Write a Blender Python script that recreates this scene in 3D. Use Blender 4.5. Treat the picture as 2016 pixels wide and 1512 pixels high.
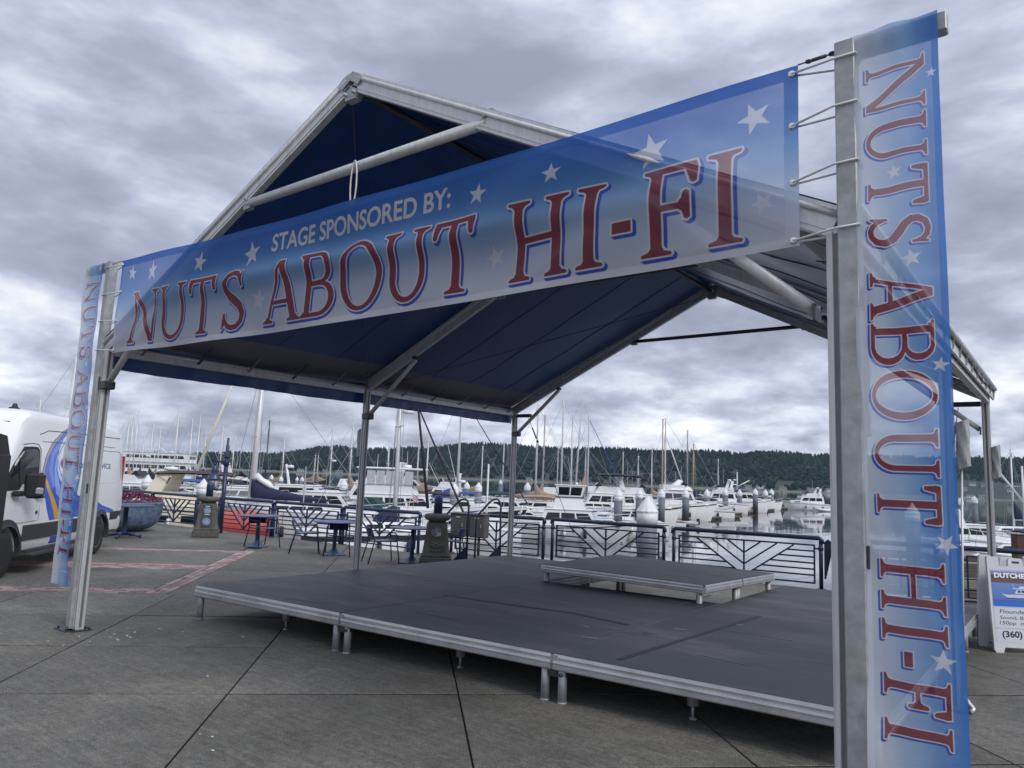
import bpy, bmesh, math, random
import numpy as np
from mathutils import Vector, Matrix
random.seed(7); np.random.seed(7)
D = bpy.data; SC = bpy.context.scene; COL = SC.collection
R = math.radians
for o in list(D.objects): D.objects.remove(o)

# ---------------------------------------------------------------- camera
EYE = Vector((8.399, -3.602, 1.75))
YAW, PITCH, ROLL, FPX = -0.65753, 0.12826, 0.03937, 1444.7
_f = Vector((math.sin(YAW)*math.cos(PITCH), math.cos(YAW)*math.cos(PITCH), math.sin(PITCH)))
_r0 = Vector((math.cos(YAW), -math.sin(YAW), 0)); _u0 = _r0.cross(_f)
CR = _r0*math.cos(ROLL) + _u0*math.sin(ROLL); CU = -_r0*math.sin(ROLL) + _u0*math.cos(ROLL); CF = _f
cam = D.cameras.new('camera'); camo = D.objects.new('camera', cam); COL.objects.link(camo)
camo.matrix_world = Matrix(((CR.x, CU.x, -CF.x, EYE.x), (CR.y, CU.y, -CF.y, EYE.y), (CR.z, CU.z, -CF.z, EYE.z), (0, 0, 0, 1)))
cam.sensor_fit = 'HORIZONTAL'; cam.sensor_width = 36; cam.lens = 36*FPX/2016
cam.clip_start = 0.05; cam.clip_end = 20000
SC.camera = camo

# ---------------------------------------------------------------- sky, sun, exposure
CO = (4.698, -14.932)                          # drift of the cloud field
SUN_EL, SUN_ROT = R(38), R(98)          # soft overcast light from behind the camera, to the right
W = D.worlds.new('World'); SC.world = W; W.use_nodes = True
nt = W.node_tree; nt.nodes.clear()
def N(t, **k):
    n = nt.nodes.new(t)
    for a, b in k.items(): setattr(n, a, b)
    return n
def LK(a, b): nt.links.new(a, b)
def mathn(op, a=None, b=None, clamp=False):
    n = N('ShaderNodeMath', operation=op); n.use_clamp = clamp
    for i, v in enumerate((a, b)):
        if v is None: continue
        if isinstance(v, (int, float)): n.inputs[i].default_value = v
        else: LK(v, n.inputs[i])
    return n.outputs[0]
out = N('ShaderNodeOutputWorld'); bg = N('ShaderNodeBackground'); LK(bg.outputs[0], out.inputs[0])
bg.inputs[1].default_value = 0.1
sky = N('ShaderNodeTexSky', sky_type='NISHITA'); sky.sun_disc = False
sky.sun_elevation = SUN_EL; sky.sun_rotation = SUN_ROT; sky.air_density = 1.2; sky.dust_density = 2.0
tc = N('ShaderNodeTexCoord'); sep = N('ShaderNodeSeparateXYZ'); LK(tc.outputs['Generated'], sep.inputs[0])
zc = mathn('ADD', mathn('MAXIMUM', sep.outputs[2], 0.0), 0.36)
comb = N('ShaderNodeCombineXYZ'); LK(mathn('DIVIDE', sep.outputs[0], zc), comb.inputs[0]); LK(mathn('DIVIDE', sep.outputs[1], zc), comb.inputs[1]); LK(mathn('MULTIPLY', sep.outputs[2], 2.6), comb.inputs[2])
def noise(vec, scale, detail, rough, dist, off=(0, 0, 0)):
    mp = N('ShaderNodeMapping'); mp.inputs['Location'].default_value = off; LK(vec, mp.inputs[0])
    n = N('ShaderNodeTexNoise'); n.inputs['Scale'].default_value = scale; n.inputs['Detail'].default_value = detail
    n.inputs['Roughness'].default_value = rough; n.inputs['Distortion'].default_value = dist; LK(mp.outputs[0], n.inputs[0])
    return n.outputs[0]
n1 = noise(comb.outputs[0], 1.75, 9, 0.52, 0.15, (CO[0], CO[1], 0))
n2 = noise(comb.outputs[0], 5.6, 9, 0.56, 0.10, (CO[0]+8.2, CO[1]+4.4, 2))
n3 = noise(comb.outputs[0], 0.70, 2, 0.5, 0.0, (CO[0]*.4+1.3, CO[1]*.4+9.4, 5))
v = mathn('ADD', mathn('MULTIPLY', n1, 0.52), mathn('ADD', mathn('MULTIPLY', n2, 0.24), mathn('MULTIPLY', n3, 0.24)))
v = mathn('ADD', mathn('MULTIPLY', mathn('SUBTRACT', v, 0.5), 3.1), 0.505)
cr = N('ShaderNodeValToRGB'); LK(v, cr.inputs[0]); e = cr.color_ramp
def stop(p, c):
    el = e.elements.new(p); el.color = (*c, 1)
e.elements[0].position = 0.22; e.elements[0].color = (.33, .36, .46, 1)
e.elements[1].position = 0.86; e.elements[1].color = (1.0, 1.0, 1.0, 1)
stop(0.40, (.415, .455, .59)); stop(0.52, (.53, .575, .72)); stop(0.62, (.68, .73, .85)); stop(0.73, (.86, .89, .95))
# thinner, brighter cloud low over the far shore
low = mathn('SUBTRACT', 1.0, mathn('MULTIPLY', mathn('ABSOLUTE', mathn('SUBTRACT', sep.outputs[2], 0.03)), 5.5), True)
mixl = N('ShaderNodeMixRGB', blend_type='ADD'); LK(mathn('MULTIPLY', low, mathn('MULTIPLY', mathn('SUBTRACT', n2, 0.37, True), 1.7)), mixl.inputs[0]); LK(cr.outputs[0], mixl.inputs[1]); mixl.inputs[2].default_value = (.62, .62, .60, 1)
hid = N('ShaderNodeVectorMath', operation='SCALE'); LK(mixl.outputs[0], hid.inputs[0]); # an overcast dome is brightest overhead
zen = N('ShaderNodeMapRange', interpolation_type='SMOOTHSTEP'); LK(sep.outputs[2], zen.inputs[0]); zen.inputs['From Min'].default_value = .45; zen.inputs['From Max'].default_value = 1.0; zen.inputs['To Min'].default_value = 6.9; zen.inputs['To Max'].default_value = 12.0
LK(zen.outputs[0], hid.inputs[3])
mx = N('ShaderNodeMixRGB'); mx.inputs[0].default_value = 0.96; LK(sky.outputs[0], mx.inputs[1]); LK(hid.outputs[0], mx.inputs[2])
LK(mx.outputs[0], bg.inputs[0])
sun = D.lights.new('sun', 'SUN'); sun.energy = 1.5; sun.angle = R(22); sun.color = (1.0, .97, .93)
suno = D.objects.new('sun', sun); COL.objects.link(suno)
sd = Vector((math.sin(SUN_ROT)*math.cos(SUN_EL), math.cos(SUN_ROT)*math.cos(SUN_EL), math.sin(SUN_EL)))
suno.rotation_euler = sd.to_track_quat('Z', 'Y').to_euler(); suno.location = (0, 0, 60)
SC.view_settings.view_transform = 'Standard'; SC.view_settings.look = 'None'
SC.view_settings.exposure = 0.55; SC.view_settings.gamma = 1.0; SC.view_settings.use_curve_mapping = False
SC.render.engine = 'CYCLES'; SC.cycles.max_bounces = 6; SC.cycles.volume_bounces = 0; SC.cycles.transparent_max_bounces = 12
SC.cycles.use_denoising = True

# ---------------------------------------------------------------- measuring helpers (photo survey -> metres)
WZ = -2.3                                   # water level below the quay
def ray(px, py): return (CF*FPX + CR*(px-1008) - CU*(py-756)).normalized()
def on_z(px, py, z=0.0):
    d = ray(px, py); t = (z-EYE.z)/d.z; return EYE + d*t
def on_y(px, py, y):
    d = ray(px, py); t = (y-EYE.y)/d.y; return EYE + d*t
def hor(px): return 902.8 + px*(982.2-902.8)/2016
def at(px, dist, z=None):
    """a point at the given level, dist metres away in the direction surveyed at px along the horizon"""
    if z is None: z = WZ
    d = ray(px, hor(px)); h = Vector((d.x, d.y, 0)).normalized()
    p = EYE + h*(dist/ h.dot(Vector((CF.x, CF.y, 0)).normalized())); return Vector((p.x, p.y, z))

# ---------------------------------------------------------------- mesh helpers
class MB:
    def __init__(s): s.v = []; s.f = []; s.m = []; s.sm = []
    def add(s, vs, fs, m=0, smooth=False):
        b = len(s.v); s.v += [tuple(x) for x in vs]; s.f += [tuple(b+i for i in q) for q in fs]
        s.m += [m]*len(fs); s.sm += [smooth]*len(fs); return s
    def box(s, a, b, m=0):
        (x0, y0, z0), (x1, y1, z1) = a, b
        return s.add([(x0,y0,z0),(x1,y0,z0),(x1,y1,z0),(x0,y1,z0),(x0,y0,z1),(x1,y0,z1),(x1,y1,z1),(x0,y1,z1)],
            [(0,3,2,1),(4,5,6,7),(0,1,5,4),(1,2,6,5),(2,3,7,6),(3,0,4,7)], m)
    def bbox(s, a, b, ch=.01, m=0):
        """box with chamfered vertical and horizontal edges"""
        (x0,y0,z0),(x1,y1,z1) = a, b; c = ch
        def ring(z, i): return [(x0+i+c,y0+i,z),(x1-i-c,y0+i,z),(x1-i,y0+i+c,z),(x1-i,y1-i-c,z),(x1-i-c,y1-i,z),(x0+i+c,y1-i,z),(x0+i,y1-i-c,z),(x0+i,y0+i+c,z)]
        vs = ring(z0,c)+ring(z0+c,0)+ring(z1-c,0)+ring(z1,c); fs = [tuple(range(7,-1,-1)), tuple(range(24,32))]
        for k in range(3):
            for i in range(8): fs.append((k*8+i, k*8+(i+1)%8, k*8+8+(i+1)%8, k*8+8+i))
        return s.add(vs, fs, m)
    def bar(s, p, q, w, h, up=(0,0,1), m=0):
        p = Vector(p); q = Vector(q); d = (q-p).normalized(); u = Vector(up); x = d.cross(u)
        if x.length < 1e-4: x = d.cross(Vector((0,1,0)))
        x.normalize(); y = x.cross(d); vs = []
        for c in (p, q):
            for a, b in ((-1,-1),(1,-1),(1,1),(-1,1)): vs.append(c + x*(a*w/2) + y*(b*h/2))
        return s.add(vs, [(0,1,2,3),(7,6,5,4),(0,4,5,1),(1,5,6,2),(2,6,7,3),(3,7,4,0)], m)
    def tube(s, p, q, r, r2=None, n=8, m=0, cap=True):
        return s.path([p, q], r, n, m, r2=r2, cap=cap)
    def path(s, pts, r, n=8, m=0, r2=None, cap=True, closed=False):
        pts = [Vector(p) for p in pts]; k = len(pts); vs = []; fs = []; prev = None
        for i, c in enumerate(pts):
            if closed: d = (pts[(i+1)%k]-pts[i-1])
            else: d = (pts[min(i+1,k-1)]-pts[max(i-1,0)])
            d.normalize()
            if prev is None:
                x = d.cross(Vector((0,0,1)));
                if x.length < 1e-3: x = d.cross(Vector((0,1,0)))
            else: x = prev - d*prev.dot(d)
            x.normalize(); prev = x; y = d.cross(x)
            rr = r if r2 is None else r + (r2-r)*i/max(1,k-1)
            for j in range(n):
                a = 2*math.pi*j/n; vs.append(c + x*(rr*math.cos(a)) + y*(rr*math.sin(a)))
        for i in range(k if closed else k-1):
            for j in range(n): fs.append((i*n+j, i*n+(j+1)%n, ((i+1)%k)*n+(j+1)%n, ((i+1)%k)*n+j))
        if cap and not closed: fs += [tuple(range(n-1,-1,-1)), tuple(range((k-1)*n, k*n))]
        return s.add(vs, fs, m, n > 5)
    def lathe(s, prof, c=(0,0,0), n=24, m=0, smooth=True, rot=0.0):
        vs = []; fs = []; k = len(prof)
        for r, z in prof:
            for j in range(n):
                a = 2*math.pi*j/n+rot; vs.append((c[0]+r*math.cos(a), c[1]+r*math.sin(a), c[2]+z))
        for i in range(k-1):
            for j in range(n): fs.append((i*n+j, i*n+(j+1)%n, (i+1)*n+(j+1)%n, (i+1)*n+j))
        fs += [tuple(range(n-1,-1,-1)), tuple(range((k-1)*n, k*n))]
        return s.add(vs, fs, m, smooth)
    def prism(s, poly, a, b, axis='y', m=0):
        """outline poly extruded from a to b; axis y: poly is (x,z); axis z: poly is (x,y); axis x: poly is (y,z)"""
        def P(p, t): return (p[0], t, p[1]) if axis == 'y' else ((p[0], p[1], t) if axis == 'z' else (t, p[0], p[1]))
        n = len(poly); vs = [P(p, a) for p in poly]+[P(p, b) for p in poly]
        return s.add(vs, [tuple(range(n)), tuple(range(2*n-1, n-1, -1))]+[(i, n+i, n+(i+1)%n, (i+1)%n) for i in range(n)], m)
    def loft(s, rings, m=0, smooth=True, cap=True, closed=True):
        n = len(rings[0]); vs = [p for r in rings for p in r]; fs = []
        for i in range(len(rings)-1):
            for j in range(n if closed else n-1): fs.append((i*n+j, i*n+(j+1)%n, (i+1)*n+(j+1)%n, (i+1)*n+j))
        if cap: fs += [tuple(range(n-1,-1,-1)), tuple(range((len(rings)-1)*n, len(rings)*n))]
        return s.add(vs, fs, m, smooth)
    def grid(s, fn, nu, nv, m=0, smooth=True):
        vs = [fn(i/nu, j/nv) for j in range(nv+1) for i in range(nu+1)]
        return s.add(vs, [(j*(nu+1)+i, j*(nu+1)+i+1, (j+1)*(nu+1)+i+1, (j+1)*(nu+1)+i) for j in range(nv) for i in range(nu)], m, smooth)
    def build(s, name, mats, parent=None, recalc=True):
        me = D.meshes.new(name); me.from_pydata(s.v, [], s.f)
        if not isinstance(mats, (list, tuple)): mats = [mats]
        for mm in mats: me.materials.append(mm)
        me.polygons.foreach_set('material_index', s.m); me.polygons.foreach_set('use_smooth', s.sm)
        if recalc:
            bm = bmesh.new(); bm.from_mesh(me); bmesh.ops.recalc_face_normals(bm, faces=bm.faces); bm.to_mesh(me); bm.free()
        me.update()
        o = D.objects.new(name, me); COL.objects.link(o)
        if parent is not None: o.parent = parent
        return o
def tag(o, label=None, cat=None, group=None, kind=None):
    if label: o['label'] = label
    if cat: o['category'] = cat
    if group: o['group'] = group
    if kind: o['kind'] = kind
    return o
def thing(name, label, cat, loc=(0,0,0), rz=0.0, group=None):
    o = D.objects.new(name, None); COL.objects.link(o); o.location = loc; o.rotation_euler = (0, 0, rz)
    o.empty_display_size = .3; return tag(o, label, cat, group)
def copy_tree(o, parent=None):
    c = o.copy(); COL.objects.link(c)
    if parent is not None: c.parent = parent
    for ch in list(o.children): copy_tree(ch, c)
    return c
def reuse(o, name, parent, loc=(0,0,0), rot=(0,0,0), scale=(1,1,1)):
    c = o.copy(); c.name = name; COL.objects.link(c); c.parent = parent; c.location = loc; c.rotation_euler = rot; c.scale = scale; return c

# ---------------------------------------------------------------- materials
MATS = {}
def pm(name, col, rough=.6, metal=0.0, var=.12, scale=6.0, bump=0.0, bscale=None, spec=.5, stretch=None, coat=0.0, dirt=None, dscale=1.2, damt=.5):
    """procedural material: base colour broken up by noise, optional dirt patches, bump relief"""
    if name in MATS: return MATS[name]
    m = D.materials.new(name); m.use_nodes = True; t = m.node_tree; b = t.nodes['Principled BSDF']
    def nn(ty): return t.nodes.new(ty)
    tcn = nn('ShaderNodeTexCoord'); mp = nn('ShaderNodeMapping'); t.links.new(tcn.outputs['Object'], mp.inputs[0])
    if stretch: mp.inputs['Scale'].default_value = stretch
    nz = nn('ShaderNodeTexNoise'); nz.inputs['Scale'].default_value = scale; nz.inputs['Detail'].default_value = 6; nz.inputs['Roughness'].default_value = .6
    t.links.new(mp.outputs[0], nz.inputs[0])
    rp = nn('ShaderNodeValToRGB'); t.links.new(nz.outputs[0], rp.inputs[0])
    rp.color_ramp.elements[0].position = .3; rp.color_ramp.elements[1].position = .7
    rp.color_ramp.elements[0].color = (*[c*(1-var) for c in col], 1); rp.color_ramp.elements[1].color = (*[min(1, c*(1+var)) for c in col], 1)
    colout = rp.outputs[0]
    if dirt:
        dz = nn('ShaderNodeTexNoise'); dz.inputs['Scale'].default_value = dscale; dz.inputs['Detail'].default_value = 8; dz.inputs['Roughness'].default_value = .65
        t.links.new(mp.outputs[0], dz.inputs[0]); dr = nn('ShaderNodeValToRGB'); t.links.new(dz.outputs[0], dr.inputs[0])
        dr.color_ramp.elements[0].position = .48; dr.color_ramp.elements[1].position = .68; dr.color_ramp.elements[1].color = (damt, damt, damt, 1)
        dm = nn('ShaderNodeMixRGB'); t.links.new(dr.outputs[0], dm.inputs[0]); t.links.new(colout, dm.inputs[1]); dm.inputs[2].default_value = (*dirt, 1); colout = dm.outputs[0]
    t.links.new(colout, b.inputs['Base Color'])
    b.inputs['Roughness'].default_value = rough; b.inputs['Metallic'].default_value = metal
    b.inputs['Specular IOR Level'].default_value = spec; b.inputs['Coat Weight'].default_value = coat
    rr = nn('ShaderNodeMapRange'); rr.inputs['To Min'].default_value = max(0, rough-.08); rr.inputs['To Max'].default_value = min(1, rough+.08)
    t.links.new(nz.outputs[0], rr.inputs[0]); t.links.new(rr.outputs[0], b.inputs['Roughness'])
    if bump:
        bz = nn('ShaderNodeTexNoise'); bz.inputs['Scale'].default_value = bscale or scale*4; bz.inputs['Detail'].default_value = 5
        t.links.new(mp.outputs[0], bz.inputs[0]); bp = nn('ShaderNodeBump'); bp.inputs['Strength'].default_value = bump; bp.inputs['Distance'].default_value = .01
        t.links.new(bz.outputs[0], bp.inputs['Height']); t.links.new(bp.outputs[0], b.inputs['Normal'])
    MATS[name] = m; return m
GALV = pm('galvanised_steel', (.36, .375, .385), .5, .35, .2, 14, .08, 60, dirt=(.22,.22,.21), dscale=5)
ALU = pm('tent_aluminium', (.58, .59, .60), .42, .3, .08, 5, .04, 30, stretch=(6, 6, .6), dirt=(.30,.30,.29), dscale=3, damt=.35)
ALUD = pm('deck_edge_aluminium', (.52, .53, .55), .32, .6, .1, 8, .05, 40, dirt=(.22,.21,.20), dscale=4)
STEEL = pm('dark_steel_hardware', (.07, .07, .075), .45, .6, .2, 20)
NAVYF = pm('navy_vinyl', (.010, .055, .21), .33, 0, .12, 3, .10, 9, spec=.6)
GREYF = pm('grey_vinyl', (.145, .155, .185), .5, 0, .12, 4, .1, 12)
SLEEVE = pm('worn_grey_sleeve', (.33, .34, .35), .7, 0, .2, 8, .5, 14)
DECKS = [pm('stage_ply_paint_%s' % n, c, .58, 0, .2, 3.1, .10, 50, dirt=(.115,.116,.122), dscale=s_, damt=.8, spec=.35, stretch=(.55, 1.6, 1)) for n, c, s_ in (('slate', (.052, .058, .071), 1.3), ('worn', (.061, .066, .078), 2.1), ('dark', (.047, .053, .066), 1.7))]
ROPE = pm('white_cord', (.62, .62, .60), .7, 0, .1, 30)
RAILB = pm('rail_blue_paint', (.014, .030, .085), .38, 0, .18, 5, .05, 30, spec=.5)
RAILD = pm('rail_navy_paint', (.010, .019, .050), .36, 0, .2, 5, .05, 30)
TABB = pm('table_blue_paint', (.036, .060, .135), .34, 0, .15, 5, .03, 40)
STONE = pm('weathered_stone', (.085, .085, .075), .85, 0, .3, 7, .5, 30, dirt=(.04,.04,.03), dscale=3)
WHITE = pm('white_gelcoat', (.72, .735, .75), .28, 0, .05, 2, spec=.5, dirt=(.5,.49,.45), dscale=1.0, damt=.35)
CREAM = pm('cream_gelcoat', (.68, .63, .50), .3, 0, .05, 2)
GLASS = pm('dark_glass', (.008, .010, .014), .08, 0, .1, 3, spec=.45)
BLACK = pm('black_rubber', (.018, .018, .02), .6, 0, .2, 10)
CHROME = pm('bright_metal', (.62, .63, .64), .22, .9, .08, 10)
def image_from(name, arr):
    h, w = arr.shape[:2]; im = D.images.new(name, w, h, alpha=True)
    a = np.ones((h, w, 4), np.float32); a[..., :arr.shape[2]] = arr
    im.pixels.foreach_set(a[::-1].ravel()); im.update(); im.pack(); return im
# ================================================================ SETTING
S2 = math.sqrt(.5)
def uv(u, v, z=0.0): return ((u-v)/2, (u+v)/2, z)         # plaza grid: u = x+y, v = y-x (45 degrees to the tent)

def concrete_mat(name, base, seed):
    m = D.materials.new(name); m.use_nodes = True; t = m.node_tree; b = t.nodes['Principled BSDF']
    def nn(ty): return t.nodes.new(ty)
    tcn = nn('ShaderNodeNewGeometry')
    def nz(sc, de, ro, di=0.0):
        n = nn('ShaderNodeTexNoise'); n.inputs['Scale'].default_value = sc; n.inputs['Detail'].default_value = de; n.inputs['Roughness'].default_value = ro
        n.inputs['Distortion'].default_value = di; t.links.new(tcn.outputs['Position'], n.inputs[0]); return n.outputs[0]
    def ramp(i, stops):
        r = nn('ShaderNodeValToRGB'); t.links.new(i, r.inputs[0]); e = r.color_ramp
        e.elements[0].position, e.elements[0].color = stops[0][0], (*stops[0][1], 1); e.elements[1].position, e.elements[1].color = stops[-1][0], (*stops[-1][1], 1)
        for p, c in stops[1:-1]: e.elements.new(p).color = (*c, 1)
        return r.outputs[0]
    def mul(a, c, f=1.0):
        x = nn('ShaderNodeMixRGB'); x.blend_type = 'MULTIPLY'; x.inputs[0].default_value = f; t.links.new(a, x.inputs[1]); t.links.new(c, x.inputs[2]); return x.outputs[0]
    r_, g_, b_ = base
    big = ramp(nz(.55, 7, .62, .4), [(.30, (r_*.50, g_*.50, b_*.49)), (.42, (r_*.85, g_*.85, b_*.84)), (.55, base), (.70, (r_*1.38, g_*1.36, b_*1.30))])
    agg = ramp(nz(95, 3, .7), [(.33, (.45, .45, .46)), (.5, (1, 1, 1)), (.66, (1.75, 1.72, 1.62))])      # exposed aggregate
    grit = ramp(nz(26, 5, .75), [(.3, (.6, .6, .6)), (.52, (1, 1, 1)), (.7, (1.35, 1.35, 1.3))])
    lich = ramp(nz(7, 8, .8, 1.2), [(.42, (.72, .72, .72)), (.55, (1, 1, 1)), (.72, (1.22, 1.22, 1.16))])
    # broom drag marks running across the slabs
    mp = nn('ShaderNodeMapping'); mp.inputs['Rotation'].default_value = (0, 0, R(45)); mp.inputs['Scale'].default_value = (1.2, 14, 1); t.links.new(tcn.outputs['Position'], mp.inputs[0])
    bn = nn('ShaderNodeTexNoise'); bn.inputs['Scale'].default_value = 2.2; bn.inputs['Detail'].default_value = 6; t.links.new(mp.outputs[0], bn.inputs[0])
    broom = ramp(bn.outputs[0], [(.35, (.82, .82, .82)), (.65, (1.15, 1.15, 1.14))])
    # sparse pale droppings and gum
    vo = nn('ShaderNodeTexVoronoi'); vo.inputs['Scale'].default_value = 1.7; vo.inputs['Randomness'].default_value = 1; t.links.new(tcn.outputs['Position'], vo.inputs[0])
    gum = ramp(vo.outputs['Distance'], [(0, (1, 1, 1)), (.026, (1, 1, 1)), (.034, (0, 0, 0))])
    c = mul(mul(mul(mul(big, agg, .75), grit, .8), lich, .8), broom, .8)
    gm = nn('ShaderNodeMixRGB'); sc = nn('ShaderNodeMath'); sc.operation = 'MULTIPLY'; t.links.new(gum, sc.inputs[0]); t.links.new(ramp(nz(.9, 2, .5), [(.5, (0, 0, 0)), (.62, (.7, .7, .7))]), sc.inputs[1])
    t.links.new(sc.outputs[0], gm.inputs[0]); t.links.new(c, gm.inputs[1]); gm.inputs[2].default_value = (.42, .42, .40, 1)
    oi = nn('ShaderNodeObjectInfo'); sv = nn('ShaderNodeMapRange'); sv.inputs['To Min'].default_value = .86; sv.inputs['To Max'].default_value = 1.12; t.links.new(oi.outputs['Random'], sv.inputs[0]); vs2 = nn('ShaderNodeVectorMath'); vs2.operation = 'SCALE'; t.links.new(gm.outputs[0], vs2.inputs[0]); t.links.new(sv.outputs[0], vs2.inputs[3])
    t.links.new(vs2.outputs[0], b.inputs['Base Color']); b.inputs['Specular IOR Level'].default_value = .3
    rg = nn('ShaderNodeMapRange'); rg.inputs['To Min'].default_value = .6; rg.inputs['To Max'].default_value = .9; t.links.new(nz(3, 5, .6), rg.inputs[0]); t.links.new(rg.outputs[0], b.inputs['Roughness'])
    bp = nn('ShaderNodeBump'); bp.inputs['Strength'].default_value = .55; bp.inputs['Distance'].default_value = .006; t.links.new(nz(60, 4, .7), bp.inputs['Height']); t.links.new(bp.outputs[0], b.inputs['Normal'])
    return m
CONC = concrete_mat('exposed_aggregate_concrete', (.158, .154, .141), 1)
JOINT = pm('slab_joint_dirt_shade', (.012, .012, .011), .95, 0, .3, 20)  # joint dirt, with the shade of the gap put into its colour
BRICK = [pm('brick_paver_%s' % n, c, .85, 0, .18, 20, .3, 60, dirt=(.20,.165,.155), dscale=6) for n, c in
         (('red', (.31, .215, .20)), ('dusty', (.38, .295, .275)), ('dark', (.225, .155, .145)))]

# rail line of the quay (from the survey), then the quay edge a little behind it
RZ = .90
rail_px = {'a0': (215, 962), 'a1': (301, 970), 'a2': (392, 977), 'b0': (432, 980), 'b1': (540, 988), 'b2': (676, 998), 'b3': (828, 1010),
           'c0': (890, 1010), 'c1': (1075, 1022), 'd0': (1087, 1022), 'd1': (1312, 1038), 'e0': (1325, 1040), 'e1': (1618, 1060), 'g0': (1650, 1063), 'f0': (1885, 1078), 'f1': (2090, 1092)}
RP = {k: on_z(*p, RZ) for k, p in rail_px.items()}
for k in RP: RP[k].z = 0
L0, L1 = RP['a1'], RP['b3']; Ld = (L1-L0).normalized(); R0, R1 = RP['c0'], RP['e1']; Rd = (R1-R0).normalized()
def left_rail(x): return L0.y + (x-L0.x)*Ld.y/Ld.x
def right_rail(x): return R0.y + (x-R0.x)*Rd.y/Rd.x
JX = RP['c0'].x - .12
quay = [(-320, left_rail(-320)+.22+30), (-70, left_rail(-70)+.22), (JX, left_rail(JX)+.22), (JX, right_rail(JX)+.22), (60, right_rail(60)+.22), (320, right_rail(320)+.22-20)]
outer = quay + [(320, -400), (-320, -400)]
def ground_sheet(name, z, m):
    mb = MB(); mb.add([(x, y, z) for x, y in outer], [tuple(range(len(outer)-1, -1, -1))]); o = mb.build(name, m, recalc=False)
    bm = bmesh.new(); bm.from_mesh(o.data); bmesh.ops.triangulate(bm, faces=bm.faces); bmesh.ops.recalc_face_normals(bm, faces=bm.faces)
    for f in bm.faces:
        if f.normal.z < 0: f.normal_flip()
    bm.to_mesh(o.data); bm.free(); return o
ground = tag(ground_sheet('ground', -.024, CONC), kind='structure')
qw = MB()
for (x0, y0), (x1, y1) in zip(quay[:-1], quay[1:]):
    n = Vector((-(y1-y0), x1-x0)).normalized()*.06
    qw.add([(x0, y0, -.03), (x1, y1, -.03), (x1, y1, -7), (x0, y0, -7)], [(0, 1, 2, 3)])
    qw.add([(x0, y0, -.03), (x1, y1, -.03), (x1+n.x, y1+n.y, -.03), (x0+n.x, y0+n.y, -.03), (x0, y0, -.33), (x1, y1, -.33), (x1+n.x, y1+n.y, -.33), (x0+n.x, y0+n.y, -.33)], [(0,1,2,3), (4,7,6,5), (3,2,6,7), (0,3,7,4), (1,5,6,2)])
tag(qw.build('quay_wall', pm('quay_concrete', (.16, .155, .14), .9, 0, .3, 1.5, .5, 8, dirt=(.05,.05,.035), dscale=.8)), kind='structure')

plaza = tag(D.objects.new('plaza', None), kind='structure'); COL.objects.link(plaza)
def clip(poly, n, d):                       # keep n.p <= d
    o = []
    for i in range(len(poly)):
        a, b = poly[i], poly[(i+1) % len(poly)]; da, db = n[0]*a[0]+n[1]*a[1]-d, n[0]*b[0]+n[1]*b[1]-d
        if da <= 0: o.append(a)
        if da*db < 0: t = da/(da-db); o.append((a[0]+(b[0]-a[0])*t, a[1]+(b[1]-a[1])*t))
    return o
def quay_clip(poly):
    cx = sum(p[0] for p in poly)/len(poly)
    dd, pt = (Ld, L0) if cx < JX-.4 else (Rd, R0)
    n = (-dd.y, dd.x); return clip(poly, n, n[0]*pt.x+n[1]*pt.y+.18)
def slab(poly, name='slab', z=0.0, th=.022, mat=CONC, ch=.004):
    c = Vector((sum(p[0] for p in poly)/len(poly), sum(p[1] for p in poly)/len(poly)))
    inn = []
    for p in poly:
        d = c-Vector(p); inn.append(tuple(Vector(p)+d.normalized()*ch*1.4))
    n = len(poly); vs = [(x, y, z-th) for x, y in poly]+[(x, y, z-ch) for x, y in poly]+[(x, y, z) for x, y in inn]
    fs = [tuple(range(2*n, 3*n))]
    for k in range(2):
        for i in range(n): fs.append((k*n+i, k*n+(i+1)%n, k*n+n+(i+1)%n, k*n+n+i))
    mb = MB().add(vs, fs); mb.m = [0]+[1]*n+[0]*n if name == 'slab' else [0]*len(fs)
    return mb.build(name, [mat, JOINT] if name == 'slab' else mat, plaza)  # slab sides painted dark too: dirt plus the shade inside the joint
us = [.35+2.55*k for k in range(-5, 10)]; vs_ = [3.4, 1.2, -1.0, -3.2, -5.4, -7.6, -9.8, -12.0]
g = .009
for i in range(len(us)-1):
    for j in range(len(vs_)-1):
        u0, u1, v0, v1 = us[i]+g, us[i+1]-g, vs_[j+1]+g*1.9, vs_[j]-g*1.9
        q = [uv(a, b)[:2] for a, b in ((u0, v0), (u1, v0), (u1, v1), (u0, v1))]
        q = quay_clip(q)
        if len(q) < 3: continue
        c = Vector((sum(p[0] for p in q)/len(q), sum(p[1] for p in q)/len(q), 0)); dd = c-EYE
        if dd.dot(CF) < -1.0 or abs(dd.dot(CR)) > 1.15*dd.dot(CF)+2.2: continue
        slab(q, z=random.uniform(-.0015, .0015))
jb = MB(); q = [uv(a, b)[:2] for a, b in ((us[0], vs_[-1]), (us[-1], vs_[-1]), (us[-1], 3.4), (us[0], 3.4))]
n_ = (-Rd.y, Rd.x); q = clip(q, n_, n_[0]*R0.x+n_[1]*R0.y+.1)
jb.add([(x, y, -.016) for x, y in q], [tuple(range(len(q)))]); jb.build('joint_bed', JOINT, plaza)
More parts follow.
